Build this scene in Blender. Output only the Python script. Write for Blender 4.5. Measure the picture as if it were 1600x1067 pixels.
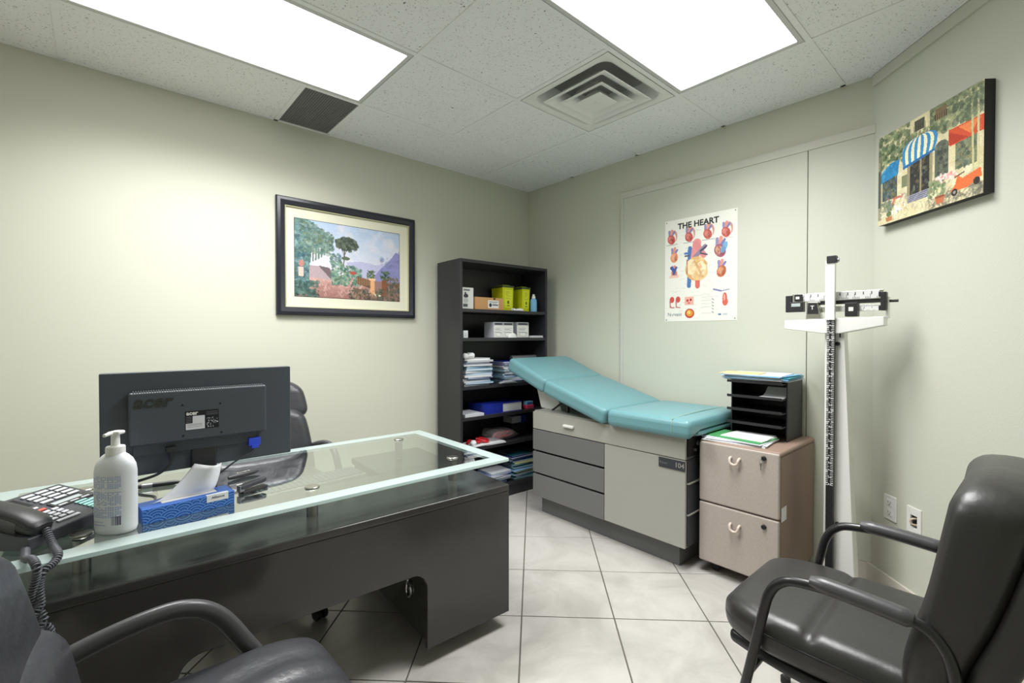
import bpy, bmesh, math, random
import numpy as np
from mathutils import Vector, Matrix

for o in list(bpy.data.objects):
    bpy.data.objects.remove(o, do_unlink=True)
SC = bpy.context.scene
COL = SC.collection
PI = math.pi
random.seed(7)
RNG = np.random.default_rng(11)

# ------------------------------------------------------------------ camera, world, exposure
# room corner (left wall meets right wall) is the origin; left wall = plane y=0, right wall = plane x=0
FPX = 722.72
YAW, PITCH = 0.8447, -0.0132
CAM = Vector((-2.8614, -3.0053, 1.23))
cd = bpy.data.cameras.new('camera')
cd.sensor_width = 36.0
cd.lens = FPX * 36.0 / 1600.0
cd.clip_start = 0.02
cam = bpy.data.objects.new('camera', cd)
COL.objects.link(cam)
cam.location = CAM
cam.rotation_euler = (PI / 2 + PITCH, 0, YAW - PI / 2)
SC.camera = cam

w = bpy.data.worlds.new('world')
SC.world = w
w.use_nodes = True
w.node_tree.nodes['Background'].inputs[0].default_value = (1, 1, 1, 1)
w.node_tree.nodes['Background'].inputs[1].default_value = 0.0      # closed room: only its two ceiling troffers light it
PANEL_POWER = 3.0          # glow of the troffer diffusers
TUBE_WATTS = 22.0         # light each troffer throws downwards
SC.view_settings.view_transform = 'Standard'
SC.view_settings.look = 'None'
SC.view_settings.gamma = 1.0
SC.view_settings.use_curve_mapping = False
SC.view_settings.exposure = 0.60

FW = Vector((math.cos(YAW) * math.cos(PITCH), math.sin(YAW) * math.cos(PITCH), math.sin(PITCH)))
RT = Vector((math.sin(YAW), -math.cos(YAW), 0))
UP = RT.cross(FW)


def ray(u, v):
    return FW * FPX + RT * (u - 800) + UP * (533.5 - v)


def atz(u, v, z):
    d = ray(u, v)
    return CAM + d * ((z - CAM.z) / d.z)


def atplane(u, v, P, n):
    d = ray(u, v)
    P = Vector(P); n = Vector(n)
    return CAM + d * ((P - CAM).dot(n) / d.dot(n))


# ------------------------------------------------------------------ materials
def srgb(r, g=None, b=None):
    if g is None:
        r, g, b = r
    def c(x):
        x = x / 255.0
        return x / 12.92 if x <= 0.04045 else ((x + 0.055) / 1.055) ** 2.4
    return (c(r), c(g), c(b), 1.0)


MATS = {}


def mat(name, col, rough=0.5, metal=0.0, spec=0.5, bump=None, var=None, coat=0.0, emit=0.0, trans=0.0, alpha=1.0, sheen=0.0):
    """col = linear rgb(a).  bump = (scale, strength, detail[, distance]).  var = (scale, amount) colour mottling"""
    if name in MATS:
        return MATS[name]
    m = bpy.data.materials.new(name)
    m.use_nodes = True
    nt = m.node_tree
    b = nt.nodes['Principled BSDF']
    c = tuple(col[:3]) + (1.0,)
    b.inputs['Base Color'].default_value = c
    b.inputs['Roughness'].default_value = rough
    b.inputs['Metallic'].default_value = metal
    b.inputs['Specular IOR Level'].default_value = spec
    b.inputs['Coat Weight'].default_value = coat
    b.inputs['Coat Roughness'].default_value = 0.08
    b.inputs['Transmission Weight'].default_value = trans
    b.inputs['Alpha'].default_value = alpha
    if emit:
        b.inputs['Emission Color'].default_value = (1, 1, 1, 1)
        b.inputs['Emission Strength'].default_value = emit
    if bump or var:
        tc = nt.nodes.new('ShaderNodeTexCoord')
    if var:
        n = nt.nodes.new('ShaderNodeTexNoise')
        n.inputs['Scale'].default_value = var[0]
        n.inputs['Detail'].default_value = 4
        nt.links.new(tc.outputs['Object'], n.inputs['Vector'])
        mx = nt.nodes.new('ShaderNodeMix')
        mx.data_type = 'RGBA'
        k = var[1]
        mx.inputs['A'].default_value = tuple(x * (1 - k) for x in c[:3]) + (1,)
        mx.inputs['B'].default_value = tuple(min(1, x * (1 + k)) for x in c[:3]) + (1,)
        nt.links.new(n.outputs['Fac'], mx.inputs['Factor'])
        nt.links.new(mx.outputs['Result'], b.inputs['Base Color'])
    if bump:
        n = nt.nodes.new('ShaderNodeTexNoise')
        n.inputs['Scale'].default_value = bump[0]
        n.inputs['Detail'].default_value = bump[2]
        nt.links.new(tc.outputs['Object'], n.inputs['Vector'])
        bp = nt.nodes.new('ShaderNodeBump')
        bp.inputs['Strength'].default_value = bump[1]
        bp.inputs['Distance'].default_value = bump[3] if len(bump) > 3 else 0.002
        nt.links.new(n.outputs['Fac'], bp.inputs['Height'])
        nt.links.new(bp.outputs['Normal'], b.inputs['Normal'])
    MATS[name] = m
    return m


def mat_vcol(name, rough=0.6, spec=0.3, coat=0.0):
    if name in MATS:
        return MATS[name]
    m = bpy.data.materials.new(name)
    m.use_nodes = True
    nt = m.node_tree
    b = nt.nodes['Principled BSDF']
    b.inputs['Roughness'].default_value = rough
    b.inputs['Specular IOR Level'].default_value = spec
    b.inputs['Coat Weight'].default_value = coat
    a = nt.nodes.new('ShaderNodeAttribute')
    a.attribute_name = 'paint'
    nt.links.new(a.outputs['Color'], b.inputs['Base Color'])
    MATS[name] = m
    return m


def mat_tile():
    m = mat('floor_tile_ceramic', srgb(214, 209, 201), 0.30, spec=0.5)
    nt = m.node_tree
    b = nt.nodes['Principled BSDF']
    geo = nt.nodes.new('ShaderNodeNewGeometry')
    n1 = nt.nodes.new('ShaderNodeTexNoise'); n1.inputs['Scale'].default_value = 3.0; n1.inputs['Detail'].default_value = 7; n1.inputs['Roughness'].default_value = 0.62; n1.inputs['Distortion'].default_value = 1.2
    nt.links.new(geo.outputs['Position'], n1.inputs['Vector'])
    cr = nt.nodes.new('ShaderNodeValToRGB')
    cr.color_ramp.elements[0].position = 0.32; cr.color_ramp.elements[0].color = srgb(170, 166, 160)
    cr.color_ramp.elements[1].position = 0.62; cr.color_ramp.elements[1].color = srgb(193, 190, 184)
    nt.links.new(n1.outputs['Fac'], cr.inputs['Fac'])
    nt.links.new(cr.outputs['Color'], b.inputs['Base Color'])
    return m


def mat_ceiling_tile():
    m = mat('ceiling_tile_fissured', srgb(222, 222, 220), 0.95, spec=0.1)
    nt = m.node_tree
    b = nt.nodes['Principled BSDF']
    geo = nt.nodes.new('ShaderNodeNewGeometry')
    def noise(sc, det):
        n = nt.nodes.new('ShaderNodeTexNoise'); n.inputs['Scale'].default_value = sc; n.inputs['Detail'].default_value = det
        nt.links.new(geo.outputs['Position'], n.inputs['Vector']); return n
    n1 = noise(150, 2); n2 = noise(60, 3)
    r1 = nt.nodes.new('ShaderNodeValToRGB')
    r1.color_ramp.elements[0].position = 0.30; r1.color_ramp.elements[0].color = (0.45, 0.45, 0.44, 1)
    r1.color_ramp.elements[1].position = 0.37; r1.color_ramp.elements[1].color = (1, 1, 1, 1)
    r2 = nt.nodes.new('ShaderNodeValToRGB')
    r2.color_ramp.elements[0].position = 0.24; r2.color_ramp.elements[0].color = (0.2, 0.2, 0.19, 1)
    r2.color_ramp.elements[1].position = 0.30; r2.color_ramp.elements[1].color = (1, 1, 1, 1)
    nt.links.new(n1.outputs['Fac'], r1.inputs['Fac']); nt.links.new(n2.outputs['Fac'], r2.inputs['Fac'])
    mm = nt.nodes.new('ShaderNodeMix'); mm.data_type = 'RGBA'; mm.blend_type = 'MULTIPLY'; mm.inputs['Factor'].default_value = 1
    nt.links.new(r1.outputs['Color'], mm.inputs['A']); nt.links.new(r2.outputs['Color'], mm.inputs['B'])
    m2 = nt.nodes.new('ShaderNodeMix'); m2.data_type = 'RGBA'; m2.blend_type = 'MULTIPLY'; m2.inputs['Factor'].default_value = 1
    m2.inputs['A'].default_value = srgb(240, 240, 240)
    nt.links.new(mm.outputs['Result'], m2.inputs['B'])
    nt.links.new(m2.outputs['Result'], b.inputs['Base Color'])
    bp = nt.nodes.new('ShaderNodeBump'); bp.inputs['Strength'].default_value = 0.5; bp.inputs['Distance'].default_value = 0.002
    nt.links.new(mm.outputs['Result'], bp.inputs['Height']); nt.links.new(bp.outputs['Normal'], b.inputs['Normal'])
    return m


def mat_glass(name, x0, x1, y0, y1, border):
    """clear tempered glass with a frosted band along the edges (object coordinates)"""
    m = bpy.data.materials.new(name); m.use_nodes = True
    nt = m.node_tree
    nt.nodes.remove(nt.nodes['Principled BSDF'])
    out = nt.nodes['Material Output']
    L = nt.links
    def N(t): return nt.nodes.new(t)
    tr = N('ShaderNodeBsdfTransparent'); tr.inputs[0].default_value = (0.87, 0.95, 0.93, 1)
    gl = N('ShaderNodeBsdfGlossy'); gl.inputs['Roughness'].default_value = 0.015; gl.inputs['Color'].default_value = (1, 1, 1, 1)
    # reflectivity of the coated top: rises towards grazing angles, only at the outer faces of the slab
    lw = N('ShaderNodeLayerWeight'); lw.inputs['Blend'].default_value = 0.5
    pw = N('ShaderNodeMath'); pw.operation = 'POWER'; pw.inputs[1].default_value = 1.5; L.new(lw.outputs['Facing'], pw.inputs[0])
    ma = N('ShaderNodeMath'); ma.operation = 'MULTIPLY_ADD'; ma.inputs[1].default_value = 0.92; ma.inputs[2].default_value = 0.06; L.new(pw.outputs[0], ma.inputs[0])
    gm = N('ShaderNodeNewGeometry'); iv = N('ShaderNodeMath'); iv.operation = 'SUBTRACT'; iv.inputs[0].default_value = 1.0; L.new(gm.outputs['Backfacing'], iv.inputs[1])
    mu = N('ShaderNodeMath'); mu.operation = 'MULTIPLY'; L.new(ma.outputs[0], mu.inputs[0]); L.new(iv.outputs[0], mu.inputs[1])
    clear = N('ShaderNodeMixShader')
    L.new(mu.outputs[0], clear.inputs[0]); L.new(tr.outputs[0], clear.inputs[1]); L.new(gl.outputs[0], clear.inputs[2])
    df = N('ShaderNodeBsdfDiffuse'); df.inputs[0].default_value = srgb(214, 228, 226)
    tl = N('ShaderNodeBsdfTranslucent'); tl.inputs[0].default_value = srgb(214, 228, 226)
    f1 = N('ShaderNodeMixShader'); f1.inputs[0].default_value = 0.35
    L.new(df.outputs[0], f1.inputs[1]); L.new(tl.outputs[0], f1.inputs[2])
    f2 = N('ShaderNodeMixShader'); f2.inputs[0].default_value = 0.78
    L.new(tr.outputs[0], f2.inputs[1]); L.new(f1.outputs[0], f2.inputs[2])
    gl2 = N('ShaderNodeBsdfGlossy'); gl2.inputs['Roughness'].default_value = 0.12
    fr2 = N('ShaderNodeFresnel'); fr2.inputs['IOR'].default_value = 1.45
    f3 = N('ShaderNodeMixShader')
    mu2 = N('ShaderNodeMath'); mu2.operation = 'MULTIPLY'; L.new(fr2.outputs[0], mu2.inputs[0]); L.new(iv.outputs[0], mu2.inputs[1])
    L.new(mu2.outputs[0], f3.inputs[0]); L.new(f2.outputs[0], f3.inputs[1]); L.new(gl2.outputs[0], f3.inputs[2])
    tc = N('ShaderNodeTexCoord'); sp = N('ShaderNodeSeparateXYZ'); L.new(tc.outputs['Object'], sp.inputs[0])
    def math_(op, a, b=None):
        n = N('ShaderNodeMath'); n.operation = op
        for i, q in enumerate((a, b)):
            if q is None: continue
            if isinstance(q, (int, float)): n.inputs[i].default_value = q
            else: L.new(q, n.inputs[i])
        return n.outputs[0]
    a = math_('LESS_THAN', sp.outputs[0], x0 + border); b = math_('GREATER_THAN', sp.outputs[0], x1 - border)
    c = math_('LESS_THAN', sp.outputs[1], y0 + border); d = math_('GREATER_THAN', sp.outputs[1], y1 - border)
    mk = math_('MAXIMUM', math_('MAXIMUM', a, b), math_('MAXIMUM', c, d))
    fin = N('ShaderNodeMixShader')
    L.new(mk, fin.inputs[0]); L.new(clear.outputs[0], fin.inputs[1]); L.new(f3.outputs[0], fin.inputs[2])
    L.new(fin.outputs[0], out.inputs[0])
    return m


M_WALL = mat('wall_paint', srgb(205, 206, 190), 0.75, spec=0.25, bump=(180, 0.05, 2))
M_PANEL = mat('wall_panel_vinyl', srgb(203, 205, 191), 0.8, spec=0.2, bump=(260, 0.35, 3, 0.002), var=(220, 0.05))
M_TRIMP = mat('panel_trim_paint', srgb(203, 203, 191), 0.6)
M_BASE = mat('baseboard_tile', srgb(214, 208, 196), 0.35, var=(9, 0.06))
M_GROUT = mat('grout', srgb(96, 90, 84), 0.9)
M_TILE = mat_tile()
M_CTILE = mat_ceiling_tile()
M_TBAR = mat('ceiling_grid_white', srgb(238, 238, 238), 0.5)
M_WHITE = mat('white_plastic', srgb(232, 232, 228), 0.35)
M_WENAMEL = mat('white_enamel', srgb(232, 232, 228), 0.3)
M_BLACKP = mat('black_plastic', srgb(38, 38, 40), 0.42)
M_DKGREY = mat('charcoal_plastic', srgb(58, 60, 66), 0.45)
M_MON = mat('monitor_plastic', srgb(70, 76, 84), 0.40, bump=(900, 0.1, 2))
M_LEATHER = mat('black_leather', srgb(52, 51, 50), 0.36, spec=0.55, bump=(14, 0.35, 6, 0.006))
M_LEATHER2 = mat('worn_leather', srgb(58, 58, 62), 0.34, spec=0.6, bump=(20, 0.5, 7, 0.007))
M_TUBE = mat('black_tube', srgb(36, 36, 38), 0.3, spec=0.6)
M_ARM = mat('arm_rubber', srgb(76, 76, 78), 0.32, bump=(500, 0.08, 2))
M_STEEL = mat('brushed_steel', (0.55, 0.54, 0.50), 0.28, metal=1.0)
M_CHROME = mat('chrome', (0.8, 0.8, 0.8), 0.1, metal=1.0)
M_DESK = mat('desk_black_laminate', srgb(60, 59, 58), 0.16, spec=0.5, var=(16, 0.10))
M_BOOKC = mat('bookcase_black', srgb(46, 46, 50), 0.38, spec=0.5, var=(10, 0.08))
M_TEAL = mat('teal_vinyl', srgb(108, 154, 160), 0.36, spec=0.45, bump=(7, 0.18, 4, 0.006))
M_TEALD = mat('seam_thread', srgb(150, 176, 160), 0.6)
M_EXL = mat('exam_light_grey', srgb(168, 167, 159), 0.38)
M_EXD = mat('exam_dark_grey', srgb(112, 112, 112), 0.42)
M_EXK = mat('exam_kick_grey', srgb(100, 101, 102), 0.42)
M_BLACK = mat('deep_black', (0.006, 0.006, 0.007), 0.6)
M_CABF = mat('cabinet_speckled', srgb(178, 167, 159), 0.7, bump=(600, 0.25, 2), var=(240, 0.22))
M_CABS = mat('cabinet_taupe', srgb(146, 124, 110), 0.6, var=(350, 0.06))
M_CABH = mat('cabinet_handle', srgb(206, 192, 180), 0.45)
M_PAPER = mat('paper_white', srgb(226, 228, 230), 0.8)
M_PAPER2 = mat('paper_grey', srgb(196, 200, 206), 0.8)
M_MANILA = mat('manila_card', srgb(216, 190, 140), 0.8)
M_GREEN = mat('green_card', srgb(70, 150, 88), 0.6)
M_BLUE = mat('blue_card', srgb(40, 96, 176), 0.5)
M_NAVY = mat('navy_cover', srgb(26, 44, 150), 0.45)
M_TEALC = mat('teal_card', srgb(36, 134, 150), 0.5)
M_LBLUE = mat('light_blue_card', srgb(120, 176, 214), 0.6)
M_CARD = mat('cardboard', srgb(190, 146, 98), 0.8, var=(60, 0.05))
M_YEL = mat('sharps_yellow', srgb(206, 214, 22), 0.45)
M_YELG = mat('sharps_lid', srgb(70, 84, 54), 0.5)
M_YLAB = mat('sharps_label', srgb(226, 232, 70), 0.5)
M_RED = mat('red_plastic', srgb(196, 32, 40), 0.4)
M_PINK = mat('pink_pack', srgb(224, 70, 110), 0.5)
M_GREYMET = mat('grey_metal', srgb(150, 152, 156), 0.35, metal=0.6)
M_BLUEPLUG = mat('vga_blue', srgb(48, 78, 214), 0.4)
M_VC = mat_vcol('printed_surface', 0.55, 0.3)
M_VCG = mat_vcol('printed_gloss', 0.35, 0.4)
M_KEYW = mat('key_grey', srgb(200, 203, 206), 0.5)
M_KEYG = mat('key_green', srgb(150, 204, 196), 0.5)
M_KEYR = mat('key_red', srgb(224, 92, 76), 0.5)
M_LCD = mat('lcd_grey', srgb(176, 184, 186), 0.25)
M_LIGHT = mat('light_diffuser', (1, 1, 1), 0.5, emit=PANEL_POWER)
M_LFRAME = mat('light_frame', srgb(205, 205, 203), 0.4)
M_BOTTLE = mat('bottle_plastic', srgb(222, 226, 230), 0.35, spec=0.4)
M_TISSUE = mat('tissue_paper', srgb(240, 241, 244), 0.9, bump=(40, 0.3, 4))
M_BLUEBOX = mat('tissue_box_blue', srgb(56, 108, 196), 0.45)
M_MAT = mat('picture_mat', srgb(224, 222, 200), 0.8)
M_FRAME = mat('black_frame', srgb(34, 36, 46), 0.32)
M_GILT = mat('pale_gilt', srgb(186, 184, 150), 0.4)
M_CANVE = mat('canvas_edge', srgb(40, 39, 38), 0.6)
M_INK = mat('ink_black', srgb(24, 24, 26), 0.5)
M_GRILLE = mat('grille_grey', srgb(140, 140, 138), 0.6)


# ------------------------------------------------------------------ mesh helpers
def merge(bm, tmp, M=None):
    if M is not None:
        bmesh.ops.transform(tmp, matrix=M, verts=tmp.verts[:])
    me = bpy.data.meshes.new('tmp')
    tmp.to_mesh(me); tmp.free()
    bm.from_mesh(me)
    bpy.data.meshes.remove(me)


def box(bm, x0, x1, y0, y1, z0, z1, bev=0.0, seg=2, M=None):
    t = bmesh.new()
    bmesh.ops.create_cube(t, size=1.0)
    for v in t.verts:
        v.co = Vector(((x0 + x1) / 2 + v.co.x * abs(x1 - x0), (y0 + y1) / 2 + v.co.y * abs(y1 - y0), (z0 + z1) / 2 + v.co.z * abs(z1 - z0)))
    if bev > 0:
        bmesh.ops.bevel(t, geom=t.edges[:] , offset=bev, segments=seg, profile=0.5, affect='EDGES')
    merge(bm, t, M)


def prism(bm, poly, h0, h1, bev=0.0, seg=2, M=None):
    """poly in xy extruded along z"""
    t = bmesh.new()
    a = [t.verts.new((p[0], p[1], h0)) for p in poly]
    b = [t.verts.new((p[0], p[1], h1)) for p in poly]
    n = len(poly)
    t.faces.new(a[::-1]); t.faces.new(b)
    for i in range(n):
        t.faces.new((a[i], a[(i + 1) % n], b[(i + 1) % n], b[i]))
    bmesh.ops.recalc_face_normals(t, faces=t.faces[:])
    if bev > 0:
        bmesh.ops.bevel(t, geom=t.edges[:], offset=bev, segments=seg, profile=0.5, affect='EDGES')
    merge(bm, t, M)


def lathe(bm, prof, n=28, sx=1.0, sy=1.0, M=None):
    t = bmesh.new()
    rings = []
    for (r, z) in prof:
        if r < 1e-6:
            rings.append([t.verts.new((0, 0, z))])
        else:
            rings.append([t.verts.new((r * sx * math.cos(2 * PI * i / n), r * sy * math.sin(2 * PI * i / n), z)) for i in range(n)])
    for A, B in zip(rings, rings[1:]):
        for i in range(n):
            j = (i + 1) % n
            if len(A) == 1 and len(B) == 1: continue
            if len(A) == 1: t.faces.new((A[0], B[j], B[i]))
            elif len(B) == 1: t.faces.new((A[i], A[j], B[0]))
            else: t.faces.new((A[i], A[j], B[j], B[i]))
    if len(rings[0]) > 1: t.faces.new(rings[0][::-1])
    if len(rings[-1]) > 1: t.faces.new(rings[-1])
    bmesh.ops.recalc_face_normals(t, faces=t.faces[:])
    merge(bm, t, M)


def tube(bm, pts, r, n=10, closed=False, flat=None, M=None):
    """sweep a circle (or ellipse flat=(a,b) multipliers) along pts"""
    pts = [Vector(p) for p in pts]
    k = len(pts)
    rr = r if isinstance(r, (list, tuple)) else [r] * k
    t = bmesh.new()
    tang = []
    for i in range(k):
        if closed:
            d = pts[(i + 1) % k] - pts[i - 1]
        else:
            d = pts[min(i + 1, k - 1)] - pts[max(i - 1, 0)]
        tang.append(d.normalized())
    nrm = tang[0].orthogonal().normalized()
    if flat is not None:
        ref = Vector((0, 0, 1)) if abs(tang[0].z) < 0.9 else Vector((1, 0, 0))
        nrm = (ref - tang[0] * ref.dot(tang[0])).normalized()
    rings = []
    for i in range(k):
        nrm = (nrm - tang[i] * nrm.dot(tang[i]))
        nrm = nrm.normalized() if nrm.length > 1e-6 else tang[i].orthogonal().normalized()
        bi = tang[i].cross(nrm)
        fa, fb = flat if flat else (1, 1)
        rings.append([t.verts.new(pts[i] + (nrm * math.cos(2 * PI * j / n) * fa + bi * math.sin(2 * PI * j / n) * fb) * rr[i]) for j in range(n)])
    m = k if closed else k - 1
    for i in range(m):
        A, B = rings[i], rings[(i + 1) % k]
        for j in range(n):
            t.faces.new((A[j], A[(j + 1) % n], B[(j + 1) % n], B[j]))
    if not closed:
        t.faces.new(rings[0][::-1]); t.faces.new(rings[-1])
    bmesh.ops.recalc_face_normals(t, faces=t.faces[:])
    merge(bm, t, M)


def cyl(bm, p0, p1, r0, r1=None, n=20, bev=0.0):
    p0 = Vector(p0); p1 = Vector(p1)
    L = (p1 - p0).length
    r1 = r0 if r1 is None else r1
    q = Vector((0, 0, 1)).rotation_difference((p1 - p0).normalized()).to_matrix().to_4x4()
    prof = [(r0, 0), (r1, L)] if bev <= 0 else [(r0 - bev, 0), (r0, bev), (r1, L - bev), (r1 - bev, L)]
    lathe(bm, prof, n, M=Matrix.Translation(p0) @ q)


def smooth_path(pts, per=6, closed=False):
    """Catmull-Rom"""
    P = [Vector(p) for p in pts]
    n = len(P)
    out = []
    rng = range(n) if closed else range(n - 1)
    for i in rng:
        p0 = P[i - 1] if (closed or i > 0) else P[i] * 2 - P[i + 1]
        p1 = P[i]; p2 = P[(i + 1) % n]
        p3 = P[(i + 2) % n] if (closed or i + 2 < n) else P[i + 1] * 2 - P[i]
        for k in range(per):
            s = k / per
            out.append(0.5 * ((2 * p1) + (-p0 + p2) * s + (2 * p0 - 5 * p1 + 4 * p2 - p3) * s * s + (-p0 + 3 * p1 - 3 * p2 + p3) * s ** 3))
    if not closed:
        out.append(P[-1])
    return out


def rbox(bm, sx, sy, sz, r, k=4, m=8, deform=None, M=None):
    """rounded box centred on origin, watertight grid, optional deform(Vector)->Vector"""
    def axis(s):
        h = s / 2
        rr = min(r, h * 0.999)
        a = [-h + rr * (1 - math.cos(PI / 2 * i / k)) for i in range(k)]
        inner = [(-h + rr) + (2 * h - 2 * rr) * i / m for i in range(m + 1)]
        return a + inner + [-x for x in a[::-1]], rr
    (X, rx), (Y, ry), (Z, rz) = axis(sx), axis(sy), axis(sz)
    nx, ny, nz = len(X), len(Y), len(Z)
    t = bmesh.new()
    vd = {}
    def V(i, j, l):
        key = (i, j, l)
        if key not in vd:
            p = Vector((X[i], Y[j], Z[l]))
            c = Vector((max(-sx / 2 + rx, min(sx / 2 - rx, p.x)), max(-sy / 2 + ry, min(sy / 2 - ry, p.y)), max(-sz / 2 + rz, min(sz / 2 - rz, p.z))))
            d = p - c
            q = Vector((d.x / rx, d.y / ry, d.z / rz))
            if q.length > 1e-9:
                mxv = max(abs(q.x), abs(q.y), abs(q.z))
                q = q.normalized()
                p = c + Vector((q.x * rx, q.y * ry, q.z * rz)) * (1.0 if mxv > 0.999 else 1.0)
            if deform: p = deform(p)
            vd[key] = t.verts.new(p)
        return vd[key]
    for i in range(nx - 1):
        for j in range(ny - 1):
            t.faces.new((V(i, j, 0), V(i, j + 1, 0), V(i + 1, j + 1, 0), V(i + 1, j, 0)))
            t.faces.new((V(i, j, nz - 1), V(i + 1, j, nz - 1), V(i + 1, j + 1, nz - 1), V(i, j + 1, nz - 1)))
    for i in range(nx - 1):
        for l in range(nz - 1):
            t.faces.new((V(i, 0, l), V(i + 1, 0, l), V(i + 1, 0, l + 1), V(i, 0, l + 1)))
            t.faces.new((V(i, ny - 1, l), V(i, ny - 1, l + 1), V(i + 1, ny - 1, l + 1), V(i + 1, ny - 1, l)))
    for j in range(ny - 1):
        for l in range(nz - 1):
            t.faces.new((V(0, j, l), V(0, j, l + 1), V(0, j + 1, l + 1), V(0, j + 1, l)))
            t.faces.new((V(nx - 1, j, l), V(nx - 1, j + 1, l), V(nx - 1, j + 1, l + 1), V(nx - 1, j, l + 1)))
    bmesh.ops.recalc_face_normals(t, faces=t.faces[:])
    merge(bm, t, M)


def obj(name, bm, m, parent=None, loc=None, rz=None, sharp=38, M=None):
    for f in bm.faces: f.smooth = True
    bm.normal_update()
    lim = math.radians(sharp)
    for e in bm.edges:
        if len(e.link_faces) == 2:
            e.smooth = e.calc_face_angle(0) < lim
    me = bpy.data.meshes.new(name)
    bm.to_mesh(me); bm.free()
    me.materials.append(m)
    o = bpy.data.objects.new(name, me)
    COL.objects.link(o)
    if parent is not None: o.parent = parent
    if len(me.polygons) < 3000:
        wn = o.modifiers.new('weighted_normals', 'WEIGHTED_NORMAL'); wn.keep_sharp = True
    if M is not None: o.matrix_local = M
    if loc is not None: o.location = loc
    if rz is not None: o.rotation_euler = (0, 0, rz)
    return o


def tag(o, label, cat, group=None, kind=None):
    o['label'] = label; o['category'] = cat
    if group: o['group'] = group
    if kind: o['kind'] = kind
    return o


def thing(name, label, cat, loc=(0, 0, 0), rz=0.0, group=None):
    o = bpy.data.objects.new(name, None)
    COL.objects.link(o)
    o.empty_display_size = 0.05
    o.location = loc; o.rotation_euler = (0, 0, rz)
    return tag(o, label, cat, group)


def struct(o, label, cat):
    return tag(o, label, cat, kind='structure')


def B():
    return bmesh.new()


def bx(name, m, parent, *a, bev=0.0, seg=2, **k):
    b = B(); box(b, *a, bev=bev, seg=seg)
    return obj(name, b, m, parent, **k)


def clip(poly, P, n):
    """keep the side where (p-P).n >= 0"""
    out = []
    for i in range(len(poly)):
        a = poly[i]; b = poly[(i + 1) % len(poly)]
        da = (a[0] - P[0]) * n[0] + (a[1] - P[1]) * n[1]
        db = (b[0] - P[0]) * n[0] + (b[1] - P[1]) * n[1]
        if da >= 0: out.append(a)
        if (da >= 0) != (db >= 0):
            s = da / (da - db)
            out.append((a[0] + (b[0] - a[0]) * s, a[1] + (b[1] - a[1]) * s))
    return out


def text_mesh(name, body, size, m, parent, M, ext=0.0004, shear=0.0, bold=0.0, align='CENTER'):
    c = bpy.data.curves.new(name, 'FONT')
    c.body = body; c.size = size; c.extrude = ext; c.shear = shear; c.offset = bold
    c.align_x = align; c.align_y = 'CENTER'; c.resolution_u = 3
    t = bpy.data.objects.new(name, c)
    COL.objects.link(t)
    dg = bpy.context.evaluated_depsgraph_get()
    me = bpy.data.meshes.new_from_object(t.evaluated_get(dg))
    bpy.data.objects.remove(t, do_unlink=True); bpy.data.curves.remove(c)
    me.name = name
    me.materials.clear(); me.materials.append(m)
    o = bpy.data.objects.new(name, me)
    COL.objects.link(o)
    o.parent = parent
    o.matrix_local = M
    return o


def frame_M(o, x, y):
    """matrix with local x,y axes given (z = x cross y)"""
    x = Vector(x).normalized(); y = Vector(y).normalized(); z = x.cross(y)
    M = Matrix.Identity(4)
    for i in range(3):
        M[i][0] = x[i]; M[i][1] = y[i]; M[i][2] = z[i]; M[i][3] = o[i]
    return M


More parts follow.
